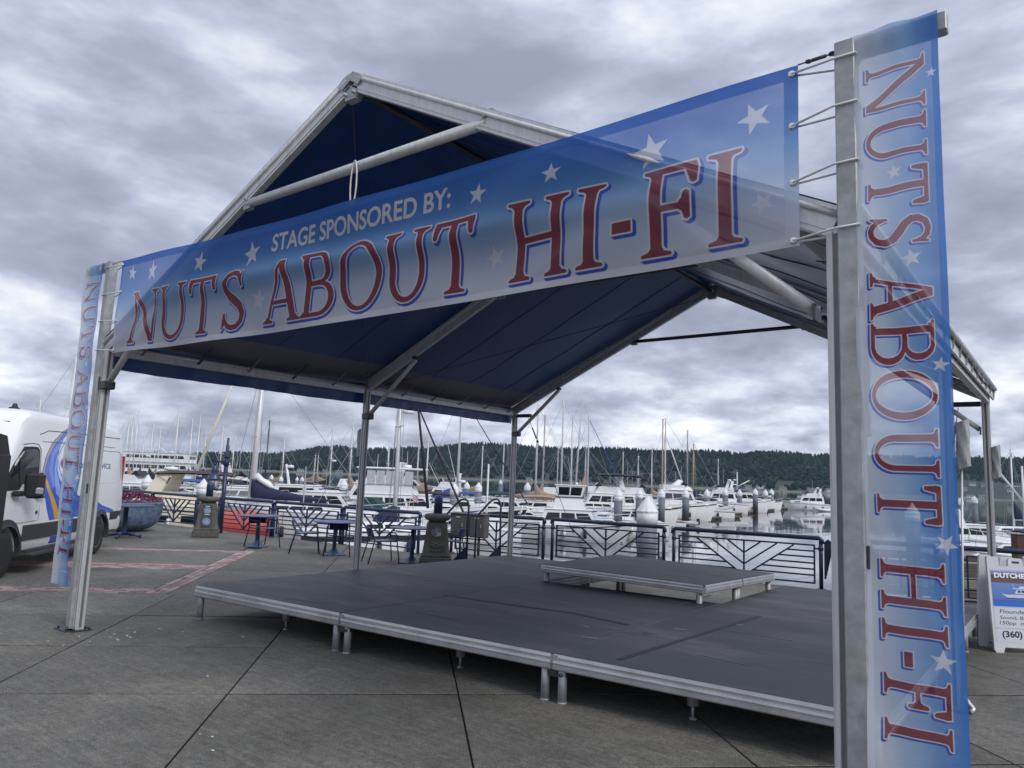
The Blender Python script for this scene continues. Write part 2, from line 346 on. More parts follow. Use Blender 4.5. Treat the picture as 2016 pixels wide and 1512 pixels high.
# brick bands: three run along u, one crosses them along v
bl, bw, bg = .205, .1, .008
bands = [('v', 3.402, 4, -10.0, -.20), ('u', -.235, 3, 3.40, 11.6), ('v', 6.98, 7, -9.5, -.24), ('v', 11.0, 3, -10.5, -.24)]
bricks = []
for kind, start, rows, s0, s1 in bands:
    st = bw/S2
    for rrow in range(rows):
        w0 = start+rrow*st; s = s0-(rrow % 2)*bl/S2/2
        while s < s1:
            l0, l1 = max(s, s0)+bg, min(s+bl/S2, s1)-bg
            if l1-l0 > .05:
                a0, a1, b0, b1 = (l0, l1, w0+bg, w0+st-bg) if kind == 'v' else (w0+bg, w0+st-bg, l0, l1)
                q = [uv(a, b)[:2] for a, b in ((a0, b0), (a1, b0), (a1, b1), (a0, b1))]
                bricks.append(((Vector((*q[0], 0))-EYE).length, q))
            s += bl/S2
bricks.sort(key=lambda t: t[0])
far = MB()
for i, (dist, q) in enumerate(bricks):
    z = random.uniform(-.003, .004)
    if i < 298: slab(q, 'brick', z, .03, random.choice(BRICK), .004)
    else: far.add([(x, y, z) for x, y in q]+[(x, y, z-.03) for x, y in q], [(0,1,2,3), (4,7,6,5), (0,4,5,1), (1,5,6,2), (2,6,7,3), (3,7,4,0)], random.randint(0, 2))
tag(far.build('brick_field', BRICK, plaza), kind='stuff')
# mortar beds under the bands and plain paving between them
bd = MB()
for kind, start, rows, s0, s1 in bands:
    w1 = start+rows*bw/S2; a = ((s0, start), (s1, start), (s1, w1), (s0, w1)) if kind == 'v' else ((start, s0), (w1, s0), (w1, s1), (start, s1))
    bd.add([uv(u, v, -.014) for u, v in a], [(0, 1, 2, 3)])
bd.build('mortar_bed', pm('mortar', (.06, .055, .05), .95, 0, .3, 12), plaza)
def field(u0, u1, v0, v1):
    q = quay_clip([uv(a, b)[:2] for a, b in ((u0, v0), (u1, v0), (u1, v1), (u0, v1))])
    if len(q) > 2: slab(q, 'slab', -.001, .02)
v1b, v2b, v3b = 3.402+4*bw/S2, 6.98+7*bw/S2, 11.0+3*bw/S2; ub = -.235+3*bw/S2
for u0, u1 in ((-10, -5.1), (-5.1, -.245)):
    for v0, v1 in ((v1b, 6.975), (v2b, 10.995), (v3b, 15.5)): field(u0+.006, u1-.006, v0+.006, v1-.006)
for k in range(4):
    for v0, v1 in ((3.405, 6.975), (6.985, 10.995)): field(ub+.01+2.55*k, ub+2.55*(k+1)-.004, v0+.006, v1-.006)
for v0, v1 in ((11.0, 14.5),): field(ub+.01, ub+2.55, v0, v1)

# ---- water
wm = D.materials.new('harbour_water'); wm.use_nodes = True; t = wm.node_tree; b = t.nodes['Principled BSDF']
b.inputs['Base Color'].default_value = (.055, .070, .080, 1); b.inputs['Roughness'].default_value = .03; b.inputs['IOR'].default_value = 1.9; b.inputs['Specular IOR Level'].default_value = .5
gn = t.nodes.new('ShaderNodeNewGeometry')
def wn(scale, det, rot, dist):
    mp = t.nodes.new('ShaderNodeMapping'); mp.inputs['Scale'].default_value = scale; mp.inputs['Rotation'].default_value = (0, 0, rot)
    t.links.new(gn.outputs['Position'], mp.inputs[0]); n = t.nodes.new('ShaderNodeTexNoise'); n.inputs['Scale'].default_value = 1; n.inputs['Detail'].default_value = det; n.inputs['Distortion'].default_value = dist
    t.links.new(mp.outputs[0], n.inputs[0]); return n.outputs[0]
w1 = wn((.9, .22, 1), 4, -YAW*0+R(-37), .4); w2 = wn((.12, .035, 1), 3, R(-37), .6)
ad = t.nodes.new('ShaderNodeMath'); ad.operation = 'MULTIPLY_ADD'; t.links.new(w2, ad.inputs[0]); ad.inputs[1].default_value = 2.2; t.links.new(w1, ad.inputs[2])
bp = t.nodes.new('ShaderNodeBump'); bp.inputs['Strength'].default_value = .09; bp.inputs['Distance'].default_value = .10
t.links.new(ad.outputs[0], bp.inputs['Height']); t.links.new(bp.outputs[0], b.inputs['Normal'])
wb = MB(); wb.add([(-6000, -60, WZ), (6000, -60, WZ), (6000, 9000, WZ), (-6000, 9000, WZ)], [(0, 1, 2, 3)])
tag(wb.build('water', wm), kind='structure')

# ---- far shore: wooded hill with houses along the beach
def shore_far(px): return 1330 - .03*px
prof = [(-900, 905), (-300, 898), (0, 893), (240, 891), (300, 893), (400, 890), (470, 893), (520, 893), (560, 890), (600, 886), (660, 878), (720, 880), (760, 884), (840, 879), (900, 874), (940, 871), (985, 875), (1040, 880), (1100, 881), (1200, 883), (1300, 887), (1400, 888), (1500, 890), (1640, 895), (1760, 898), (1890, 902), (1960, 903), (2016, 902), (2300, 900), (3000, 915)]
def crest(px): return np.interp(px, [p[0] for p in prof], [p[1] for p in prof])
from mathutils import noise as MN
NR = 14
def hill_pt(px, t):
    """t 0 at the waterline, 1 at the crest, up to 1.6 behind it"""
    d0 = shore_far(px); d1 = d0+430; d = d0+(d1-d0)*t
    top = EYE.z + (hor(px)-crest(px)-6)/FPX*d1
    z = WZ-.3 + (top-WZ)*min(1.0, (max(t, 0)**1.35)) - max(0, t-1)*60
    if t > .06: z += 6*(MN.noise(Vector((px*.012, t*3.1, 1.7))))*min(1, t*2)
    p = at(px, d, z); return (p.x, p.y, z)
hillm = pm('hill_undergrowth', (.020, .034, .022), .95, 0, .35, .02, dirt=(.035,.045,.028), dscale=.012, damt=.5)
hb = MB(); hb.grid(lambda a, c: hill_pt(-1000+4200*a, c*1.6-.02), 210, NR)
tag(hb.build('hill', hillm), kind='structure')
beach = MB(); beach.grid(lambda a, c: (lambda p: (p.x, p.y, WZ-.4+c*2.6))(at(-1000+4200*a, shore_far(-1000+4200*a)-14+c*30)), 120, 2)
tag(beach.build('beach', pm('shore_grass_shingle', (.10, .105, .075), .9, 0, .3, .05, dirt=(.22,.21,.18), dscale=.03)), kind='structure')
fm = D.materials.new('forest_green'); fm.use_nodes = True; t = fm.node_tree; b = t.nodes['Principled BSDF']; b.inputs['Roughness'].default_value = .95; b.inputs['Specular IOR Level'].default_value = .1
gi = t.nodes.new('ShaderNodeNewGeometry'); rp = t.nodes.new('ShaderNodeValToRGB'); t.links.new(gi.outputs['Random Per Island'], rp.inputs[0]); e = rp.color_ramp
e.elements[0].color = (.007, .016, .014, 1); e.elements[1].color = (.034, .052, .028, 1); e.elements.new(.45).color = (.012, .025, .019, 1); e.elements.new(.8).color = (.020, .036, .022, 1)
ps = t.nodes.new('ShaderNodeTexNoise'); ps.inputs['Scale'].default_value = .011; ps.inputs['Detail'].default_value = 4; t.links.new(gi.outputs['Position'], ps.inputs[0]); pr = t.nodes.new('ShaderNodeMapRange'); pr.inputs['From Min'].default_value = .35; pr.inputs['From Max'].default_value = .65; pr.inputs['To Min'].default_value = .5; pr.inputs['To Max'].default_value = 1.25; t.links.new(ps.outputs[0], pr.inputs[0]); sc3 = t.nodes.new('ShaderNodeVectorMath'); sc3.operation = 'SCALE'; t.links.new(rp.outputs[0], sc3.inputs[0]); t.links.new(pr.outputs[0], sc3.inputs[3])
t.links.new(sc3.outputs[0], b.inputs['Base Color'])
rng = random.Random(3)
fo = MB()
def conifer(p, h, w):
    k = 5; a0 = rng.random()*6; vs = []; fs = []
    for lv in range(3):
        zb = h*(.12+.27*lv); zt = h*min(1.0, .55+.26*lv); rr = w*(1-.28*lv); bse = len(vs)
        for j in range(k):
            a = a0+lv+2*math.pi*j/k; q = rr*rng.uniform(.75, 1.2); vs.append((p[0]+q*math.cos(a), p[1]+q*math.sin(a), p[2]+zb))
        vs.append((p[0], p[1], p[2]+zt))
        for j in range(k): fs.append((bse+j, bse+(j+1)%k, bse+k))
    # one island per tree: tie the tiers with a trunk fan
    for lv in range(2): fs.append((lv*(k+1)+k, (lv+1)*(k+1), (lv+1)*(k+1)+2))
    fo.add(vs, fs)
def broad(p, h, w):
    k = 6; vs = []; fs = []
    for zz, rr in ((.1, .5), (.45, 1.0), (.78, .8), (1.0, .25)):
        for j in range(k):
            a = 2*math.pi*j/k+zz; q = w*rr*rng.uniform(.75, 1.25); vs.append((p[0]+q*math.cos(a), p[1]+q*math.sin(a), p[2]+h*zz*rng.uniform(.92, 1.06)))
    for i in range(3):
        for j in range(k): fs.append((i*k+j, i*k+(j+1)%k, (i+1)*k+(j+1)%k, (i+1)*k+j))
    fs.append(tuple(range(3*k, 4*k))); fo.add(vs, fs)
for i in range(12500):
    px = rng.uniform(150, 2300); tt = rng.uniform(.86, 1.12) if i > 9500 else (1.05-abs(rng.gauss(0, .42)) if i % 3 else rng.uniform(.10, 1.05))
    if tt < .1: continue
    open_ = MN.noise(Vector((px*.010, tt*4, 8.1)))
    if 1850 < px < 2100 and tt < .5 and open_ > -.25: continue
    if open_ > .42 and tt < .75: continue
    p = hill_pt(px, tt)
    if MN.noise(Vector((px*.006, tt*2.2, 3.3))) + (tt-.62)*1.5 > rng.gauss(0, .12): conifer(p, rng.uniform(8, 14)*(.9+.3*MN.noise(Vector((px*.05, 2.2, tt)))), rng.uniform(2.8, 4.6))
    else: broad(p, rng.uniform(6.5, 11), rng.uniform(3.5, 6.5))
tag(fo.build('forest', fm, recalc=False), 'dark conifer and broadleaf woods covering the hill across the bay', 'forest', kind='stuff')
HW = [pm('far_house_white', (.55, .56, .57), .8), pm('far_house_grey', (.30, .32, .34), .8), pm('far_house_tan', (.36, .31, .25), .8)]
HR = pm('far_roof_slate', (.10, .105, .115), .85)
houses = [(592, .04, 12, 'white'), (640, .05, 9, 'tan'), (668, .05, 11, 'grey'), (1042, .05, 10, 'white'), (1316, .07, 20, 'white'), (1472, .10, 12, 'grey'), (1496, .12, 13, 'white'), (1540, .09, 13, 'tan'), (1596, .07, 12, 'grey'), (1630, .08, 10, 'white'), (1908, .05, 16, 'white'), (1932, .06, 12, 'grey'), (1915, .40, 11, 'white'), (1936, .38, 9, 'tan'), (1898, .28, 10, 'grey'), (1990, .3, 12, 'white')]
hl = {592: 'far white house on the shore behind the navy covered sailboat mast', 640: 'far tan house on the shore left of the mid left tent leg', 668: 'far grey house on the shore just left of the mid left tent leg', 1042: 'small far white house on the shore right of the back left tent leg', 1316: 'long far white building on the shore above the tan double mast', 1472: 'far grey house on the shore above the white capped pilings', 1496: 'far white gabled house on the grassy shore above the last pilings', 1540: 'far tan house on the shore left of the lone white motor yacht', 1596: 'far grey house on the shore above the lone white motor yacht', 1630: 'far white house on the shore beside the front right tent leg', 1908: 'far white house at the waterline left of the back right tent leg', 1932: 'far grey house at the waterline behind the back right tent leg', 1915: 'far white house highest on the cleared slope at the right', 1936: 'far tan house high on the cleared slope at the right', 1898: 'far grey house midway up the cleared slope beside the blue banner', 1990: 'far white house on the slope right of the back right tent leg'}
for px, tt, w, c in houses:
    p = hill_pt(px, tt); t_ = thing('shore_house', hl[px], 'house', (p[0], p[1], p[2]-.5), -YAW*0+rng.uniform(.3, .9), 'houses along the far shore')
    mb = MB(); mb.box((-w/2, -3.5, 0), (w/2, 3.5, 4.2)); mb.build('wall', HW[('white', 'grey', 'tan').index(c)], t_)
    rb = MB(); rb.prism([(-4.2, 4.2), (4.2, 4.2), (0, 7.2)], -w/2-.5, w/2+.5, 'x'); rb.build('roof', HR, t_)
    for k in range(3):
        x = -w/2+w*(k+.5)/3; wb_ = MB(); wb_.box((x-.7, -3.56, 1.4), (x+.7, -3.5, 2.9)); wb_.build('window', GLASS, t_)
# ================================================================ PRINTS (lettering drawn as filled outlines into banner artwork)
def fill(img_mask, loops, x0, y0, s):
    """even-odd fill of closed loops (metres) into a boolean mask; row 0 is the top"""
    h, w = img_mask.shape; P = [np.asarray(l, float) for l in loops]
    allp = np.vstack(P); mnx, mny = allp.min(0); mxx, mxy = allp.max(0)
    c0 = max(0, int((mnx-x0)*s)-1); c1 = min(w, int((mxx-x0)*s)+2); r0 = max(0, int((y0-mxy)*s)-1); r1 = min(h, int((y0-mny)*s)+2)
    if c1 <= c0 or r1 <= r0: return
    X = x0+(np.arange(c0, c1)+.5)/s; Y = y0-(np.arange(r0, r1)+.5)/s; ins = np.zeros((r1-r0, c1-c0), bool)
    for p in P:
        q = np.roll(p, -1, 0)
        for (ax, ay), (bx, by) in zip(p, q):
            if ay == by: continue
            row = ((ay > Y) != (by > Y)); xi = ax+(Y-ay)*(bx-ax)/(by-ay)
            ins ^= row[:, None] & (X[None, :] < xi[:, None])
    img_mask[r0:r1, c0:c1] |= ins
def ell(cx, cy, rx, ry, a0=0, a1=360, n=40): return [(cx+rx*math.cos(R(a0+(a1-a0)*i/n)), cy+ry*math.sin(R(a0+(a1-a0)*i/n))) for i in range(n+1)]
def serif(x, y, d, hw, hl, left=True, right=True):
    lo = hl if left else hw; ro = hl if right else hw
    L_ = [(x-lo, y), (x-lo-.008, y+.018*d), (x-lo+.004, y+.036*d), (x-hw-.025, y+.058*d), (x-hw-.004, y+.095*d)] if left else [(x-hw, y)]
    R_ = [(x+hw+.004, y+.095*d), (x+hw+.025, y+.058*d), (x+ro-.004, y+.036*d), (x+ro+.008, y+.018*d), (x+ro, y)] if right else [(x+hw, y)]
    return L_+R_
def glyph(ch, w):
    o = []; K, T = .062, .036
    def st(x0, y0, x1, y1, hw): o.append([[(x0-hw, y0), (x0+hw, y0), (x1+hw, y1), (x1-hw, y1)]])
    def sf(*a, **k): o.append([serif(*a, **k)])
    if ch == 'N':
        st(.13, 0, .13, 1, T); st(w-.13, 0, w-.13, 1, T); st(.13+.02, 1, w-.15, 0, .075); sf(.13, 0, 1, T, .125); sf(w-.13, 1, -1, T, .125); sf(.14, 1, -1, T, .14, right=False)
    elif ch == 'U':
        m, rx = w/2, w/2-.12; st(.18, .34, .18, 1, K); st(w-.17, .34, w-.17, 1, T+.012); sf(.18, 1, -1, K, .15); sf(w-.17, 1, -1, T+.012, .14)
        o.append([ell(m, .345, rx, .36, 180, 360)+ell(m+.006, .345, rx-.108, .36-.075, 360, 180)])
    elif ch == 'T':
        m = w/2; st(m, 0, m, 1, K); sf(m, 0, 1, K, .16)
        o.append([[(.02, 1), (w-.02, 1), (w-.005, .93), (w-.02, .75), (w-.055, .735), (w-.085, .76), (w-.13, .925), (.13, .925), (.085, .76), (.055, .735), (.02, .75), (.005, .93)]])
    elif ch == 'S':
        pts = [(.86, .80, .030), (.82, .88, .040), (.70, .945, .046), (.50, .965, .044), (.30, .925, .052), (.17, .82, .060), (.17, .70, .066), (.30, .59, .072), (.52, .50, .076), (.74, .395, .074), (.84, .275, .066), (.79, .14, .056), (.62, .05, .046), (.42, .035, .044), (.26, .075, .044), (.15, .155, .038), (.10, .235, .026)]
        pts = [(x*w, y, r) for x, y, r in pts]
        for (ax, ay, ar), (bx, by, br) in zip(pts[:-1], pts[1:]):
            n = Vector((-(by-ay), bx-ax)).normalized(); o.append([[(ax+n.x*ar, ay+n.y*ar), (bx+n.x*br, by+n.y*br), (bx-n.x*br, by-n.y*br), (ax-n.x*ar, ay-n.y*ar)]]); o.append([ell(bx, by, br, br, n=14)])
        o.append([[(.90*w, .985), (.94*w, .97), (.93*w, .72), (.86*w, .70), (.80*w, .86)]]); o.append([[(.05*w, .01), (.02*w, .03), (.03*w, .29), (.11*w, .31), (.18*w, .13)]])
    elif ch == 'A':
        m = w/2; st(.13, 0, m-.03, 1, T); st(w-.15, 0, m+.01, 1, K+.012); st(m, .92, m, 1, .055); o.append([[(w*.27, .29), (w*.74, .29), (w*.72, .36), (w*.30, .36)]]); sf(.13, 0, 1, T, .13); sf(w-.15, 0, 1, K, .155)
    elif ch == 'B':
        st(.15, 0, .15, 1, K); sf(.13, 0, 1, K, .13, right=False); sf(.13, 1, -1, K, .13, right=False)
        a, b_ = w*.52, w*.53
        o.append([[(.12, 1), (a, 1)]+ell(a, .755, w*.36, .245, 90, -90, 20)+[(.12, .51)], [(.21, .94), (a, .94)]+ell(a, .757, w*.36-.118, .183, 90, -90, 20)+[(.21, .57)]])
        o.append([[(.12, .55), (b_, .55)]+ell(b_, .275, w*.44, .275, 90, -90, 20)+[(.12, 0)], [(.21, .49), (b_, .49)]+ell(b_, .275, w*.44-.122, .21, 90, -90, 20)+[(.21, .065)]])
    elif ch == 'O':
        o.append([ell(w/2, .5, w/2-.02, .515), ell(w/2, .5, w/2-.148, .45)])
    elif ch == 'H':
        for x in (.17, w-.17): st(x, 0, x, 1, K); sf(x, 0, 1, K, .15); sf(x, 1, -1, K, .15)
        o.append([[(.17, .475), (w-.17, .475), (w-.17, .545), (.17, .545)]])
    elif ch == 'I':
        st(w/2, 0, w/2, 1, K+.004); sf(w/2, 0, 1, K, min(.165, w/2-.01)); sf(w/2, 1, -1, K, min(.165, w/2-.01))
    elif ch == '-':
        o.append([[(.02, .33), (w-.02, .33), (w-.02, .46), (.02, .46)]])
    elif ch == 'F':
        x = .18; st(x, 0, x, 1, K); sf(x, 0, 1, K, .165); sf(x, 1, -1, K, .15, right=False)
        o.append([[(x, 1), (w-.02, 1), (w, .93), (w-.012, .76), (w-.05, .745), (w-.08, .77), (w-.135, .925), (x, .925)]])
        xe = w-.12; o.append([[(x, .555), (xe-.09, .555), (xe-.05, .60), (xe-.035, .665), (xe, .68), (xe+.03, .66), (xe+.03, .38), (xe, .36), (xe-.035, .38), (xe-.05, .45), (xe-.09, .485), (x, .485)]])
    return o
def star(cx, cy, r, rot=90): return [(cx+(r if i % 2 == 0 else r*.40)*math.cos(R(rot+36*i)), cy+(r if i % 2 == 0 else r*.40)*math.sin(R(rot+36*i))) for i in range(10)]
def dilate(m, r):
    o = m.copy(); k = int(math.ceil(r))
    for dy in range(-k, k+1):
        for dx in range(-k, k+1):
            if dx*dx+dy*dy <= r*r+.3: o |= shift(m, dx, dy)
    return o
def shift(m, dx, dy):
    o = np.zeros_like(m); h, w = m.shape
    o[max(0, dy):h+min(0, dy), max(0, dx):w+min(0, dx)] = m[max(0, -dy):h+min(0, -dy), max(0, -dx):w+min(0, -dx)]; return o
def text_loops(body, height, bold=0.0, sx=1.0, shear=0.0):
    """triangles of a line of plain sans lettering, cap height in metres, starting at 0,0"""
    cu = D.curves.new('lettering', 'FONT'); cu.body = body; cu.offset = bold; cu.shear = shear; ob = D.objects.new('lettering', cu); COL.objects.link(ob)
    dg = bpy.context.evaluated_depsgraph_get(); me = ob.evaluated_get(dg).to_mesh()
    V_ = [v.co.copy() for v in me.vertices]; me.calc_loop_triangles(); T_ = [tuple(t.vertices) for t in me.loop_triangles]
    D.objects.remove(ob); D.curves.remove(cu); k = height/.69
    return [[(V_[i].x*k*sx, V_[i].y*k) for i in t] for t in T_]
def put_text(mask, body, x, y, height, x0, y0, s, bold=0.0, sx=1.0, width=None, shear=0.0, angle=0.0):
    tr = text_loops(body, height, bold, sx, shear)
    if width:
        xm = max(p[0] for t in tr for p in t); tr = [[(a*width/xm, b) for a, b in t] for t in tr]
    ca, sa = math.cos(angle), math.sin(angle)
    for t in tr: fill(mask, [[(x+a*ca-b*sa, y+a*sa+b*ca) for a, b in t]], x0, y0, s)
def lerp_cols(t, stops):
    o = np.zeros(t.shape+(3,), np.float32); ps = [s_[0] for s_ in stops]
    for c in range(3): o[..., c] = np.interp(t, ps, [s_[1][c]/255 for s_ in stops])
    return o
def soften(a):
    b = a.copy(); b[1:-1, 1:-1] = (4*a[1:-1, 1:-1]+a[:-2, 1:-1]+a[2:, 1:-1]+a[1:-1, :-2]+a[1:-1, 2:])/8; return b
RED, INKB, PALE = (142, 60, 74), (58, 88, 192), (226, 228, 240)
def paint(img, mask, col): img[mask, :3] = np.array(col, np.float32)/255

# main banner artwork: x .25-7.39, z 2.89-3.89
MX0, MX1, MZ0, MZ1, MS = .25, 7.39, 2.89, 3.89, 330
hh, ww = int((MZ1-MZ0)*MS), int((MX1-MX0)*MS)
tv = np.repeat(np.linspace(0, 1, hh)[:, None], ww, 1)
img = np.ones((hh, ww, 4), np.float32); img[..., :3] = lerp_cols(tv, [(0, (44, 106, 196)), (.22, (66, 128, 208)), (.45, (128, 174, 226)), (.66, (190, 207, 234)), (1, (228, 230, 238))])
stars = np.zeros((hh, ww), bool); red = np.zeros((hh, ww), bool); sans = np.zeros((hh, ww), bool)
for x, z, r_, a in ((.50, 3.73, .085, 80), (.97, 3.70, .115, 92), (1.87, 3.68, .11, 78), (2.74, 3.64, .125, 100), (2.90, 3.20, .11, 78), (5.32, 3.66, .085, 82), (5.48, 3.18, .085, 105), (5.92, 3.66, .075, 92), (6.58, 3.64, .115, 98), (7.17, 3.66, .095, 110), (7.21, 3.16, .065, 112)):
    fill(stars, [star(x, z, r_, a)], MX0, MZ1, MS)
words = [('N', .60, 1.13), ('U', 1.17, 1.72), ('T', 1.77, 2.24), ('S', 2.32, 2.70), ('A', 2.98, 3.49), ('B', 3.50, 3.91), ('O', 3.95, 4.45), ('U', 4.46, 4.93), ('T', 4.96, 5.34), ('H', 5.60, 6.06), ('I', 6.10, 6.31), ('-', 6.35, 6.49), ('F', 6.53, 6.87), ('I', 6.91, 7.12)]
CH, CB = .535, 2.97
for ch, a, b_ in words:
    for loops in glyph(ch, (b_-a)/CH): fill(red, [[(a+x*CH, CB+y*CH) for x, y in l] for l in loops], MX0, MZ1, MS)
put_text(sans, 'STAGE SPONSORED BY:', 3.02, 3.622, .152, MX0, MZ1, MS, bold=.012, width=2.05); sans = dilate(sans, 1.0)
outl = dilate(red, 4.6); shad = shift(dilate(red, 5.0), 6, 6) | shift(dilate(red, 5.0), 3, 3)
paint(img, stars, PALE); paint(img, shad, INKB); paint(img, outl, (232, 233, 240)); paint(img, red, RED)
paint(img, dilate(sans, 1.2), (60, 84, 140)); paint(img, sans, (228, 230, 238))
img = soften(img); img[..., 3] = .77
hem = np.zeros((hh, ww), bool); hem[:int(.075*MS)] = True; hem[-int(.05*MS):] = True; hem[:, :int(.035*MS)] = True; hem[:, -int(.07*MS):] = True
img[hem, 3] = .93; BANNER_ART = image_from('stage_banner_artwork', img)

# narrow banner artwork: local x 0-.37, z .42-3.90
VS, VX0, VX1, VZ0, VZ1 = 620, 7.635, 8.005, .42, 3.90
hh, ww = int((VZ1-VZ0)*VS), int((VX1-VX0)*VS)
th = np.repeat(np.linspace(0, 1, ww)[None, :], hh, 0)
img = np.ones((hh, ww, 4), np.float32); img[..., :3] = lerp_cols(th, [(0, (228, 231, 238)), (.25, (206, 218, 238)), (.6, (148, 186, 232)), (.9, (84, 144, 218)), (1, (70, 128, 208))])
red = np.zeros((hh, ww), bool); stars = np.zeros((hh, ww), bool)
vw = [('N', 3.715, 3.475), ('U', 3.455, 3.235), ('T', 3.205, 3.02), ('S', 2.985, 2.84), ('A', 2.73, 2.515), ('B', 2.495, 2.30), ('O', 2.285, 2.06), ('U', 2.03, 1.815), ('T', 1.79, 1.625), ('H', 1.475, 1.26), ('I', 1.23, 1.135), ('-', 1.105, 1.035), ('F', 1.005, .855), ('I', .83, .73)]
vc, vb = .247, 7.698
for ch, a, b_ in vw:
    for loops in glyph(ch, (a-b_)/vc): fill(red, [[(vb+y*vc, a-x*vc) for x, y in l] for l in loops], VX0, VZ1, VS)
for x, z, r_, a in ((7.972, 3.61, .024, 80), (7.808, 3.19, .035, 95), (7.868, 2.78, .045, 100), (7.962, 2.30, .036, 80), (7.955, 1.55, .045, 60), (7.922, 1.08, .052, 88)): fill(stars, [star(x, z, r_, a)], VX0, VZ1, VS)
outl = dilate(red, 3.6); shad = shift(dilate(red, 3.8), -5, 5) | shift(dilate(red, 3.8), -2, 3)
paint(img, stars, PALE); paint(img, shad, INKB); paint(img, outl, (232, 233, 240)); paint(img, red, RED); img = soften(img); img[..., 3] = .78
img[:, :int(.028*VS), 3] = .9; img[:, -int(.03*VS):, 3] = .9; img[-int(.14*VS):-int(.04*VS), :, 3] = .84; img[-int(.15*VS):-int(.14*VS), :, :3] = .85; img[:int(.13*VS), :, 3] = .84
FLAG_ART = image_from('narrow_banner_artwork', img)

def mesh_cloth(name, art):
    """woven vinyl mesh: the print covers part of the weave, the rest is open"""
    m = D.materials.new(name); m.use_nodes = True; t = m.node_tree; t.nodes.clear()
    def nn(ty): return t.nodes.new(ty)
    o = nn('ShaderNodeOutputMaterial'); im = nn('ShaderNodeTexImage'); im.image = art; im.extension = 'EXTEND'; uvn = nn('ShaderNodeUVMap'); t.links.new(uvn.outputs[0], im.inputs[0])
    d = nn('ShaderNodeBsdfPrincipled'); d.inputs['Roughness'].default_value = .42; d.inputs['Specular IOR Level'].default_value = .35
    tr = nn('ShaderNodeBsdfTranslucent'); tp = nn('ShaderNodeBsdfTransparent'); a = nn('ShaderNodeMixShader'); a.inputs[0].default_value = .55; c = nn('ShaderNodeMixShader')
    t.links.new(im.outputs[0], d.inputs['Base Color']); t.links.new(im.outputs[0], tr.inputs[0]); t.links.new(d.outputs[0], a.inputs[1]); t.links.new(tr.outputs[0], a.inputs[2])
    g_ = nn('ShaderNodeNewGeometry'); wv = nn('ShaderNodeTexNoise'); wv.inputs['Scale'].default_value = 900; t.links.new(g_.outputs['Position'], wv.inputs[0]); b1 = nn('ShaderNodeBump'); b1.inputs['Strength'].default_value = .25; b1.inputs['Distance'].default_value = .002
    t.links.new(wv.outputs[0], b1.inputs['Height']); t.links.new(b1.outputs[0], d.inputs['Normal'])
    t.links.new(im.outputs[1], c.inputs[0]); t.links.new(tp.outputs[0], c.inputs[1]); t.links.new(a.outputs[0], c.inputs[2]); t.links.new(c.outputs[0], o.inputs[0]); return m
def cloth_obj(name, fn, nu, nv, mat, parent=None):
    mb = MB(); mb.grid(fn, nu, nv); o = mb.build(name, mat, parent, recalc=False); uvl = o.data.uv_layers.new(name='UVMap')
    uvs = [(i/nu, j/nv) for j in range(nv+1) for i in range(nu+1)]
    uvl.data.foreach_set('uv', [c for lp in o.data.loops for c in uvs[lp.vertex_index]]); return o

# ================================================================ TENT
TW, TB, TD, TH, TR, TX = 7.51, 3.737, 7.407, 3.03, 4.87, 3.88
tent = thing('canopy_tent', 'navy gable roofed frame tent on silver legs sheltering the stage', 'tent')
legys = [(0.0, 'front'), (TB, 'mid'), (TD, 'back')]
def make_leg(x, y, s, top):
    hx, hy, rb = .035, .037, .008
    mb = MB(); mb.box((x-hx, y-hy, .012), (x+hx, y+hy, top))
    for q in (-1, 1):
        for e in (-1, 1):
            mb.box((x+q*hx-rb, y+e*.023-.008, .012), (x+q*hx+rb, y+e*.023+.008, top-.002)); mb.box((x+e*.021-.009, y+q*hy-rb, .012), (x+e*.021+.009, y+q*hy+rb, top-.001))
    l = mb.build('leg', ALU, tent)
    kt = MB(); kt.box((x+hx-.004, y-.013, .03), (x+hx+.002, y+.013, top-.03)); kt.box((x-.010, y-hy-.002, .03), (x+.010, y-hy+.004, top-.03)); kt.build('shaded_keder_track', pm('shadow_grey_channel', (.17, .17, .175), .5, .3, .15, 10), l)  # flat strips along the channels; groove shade is put into their grey
    pb = MB(); pb.bbox((x-.10, y-.10, 0), (x+.10, y+.10, .012), .003)
    for a in (-.075, .075):
        for b_ in (-.075, .075): pb.tube((x+a, y+b_, .012), (x+a, y+b_, .035), .012, n=6)
    pb.build('foot_plate', STEEL, l); return l
def rafter(p, q, depth=.125, wid=.06):
    mb = MB(); up = Vector((0, 0, 1)); mb.bar(p, q, wid, depth, up)
    d = (Vector(q)-Vector(p)).normalized(); n = Vector((0, 1, 0)).cross(d); n = n if n.z > 0 else -n
    for k in (-1, 1): mb.bar(Vector(p)+n*.066+Vector((0, k*.03, 0)), Vector(q)+n*.066+Vector((0, k*.03, 0)), .022, .03, n)
    for k in (-1, 1): mb.bar(Vector(p)-n*.03+Vector((0, k*.031, 0)), Vector(q)-n*.03+Vector((0, k*.031, 0)), .008, .014, n)
    mb.tube(Vector(p)+n*.045+Vector((0, -.034, 0)), Vector(q)+n*.045+Vector((0, -.034, 0)), .018, n=6)
    return mb.build('rafter', ALU, tent)
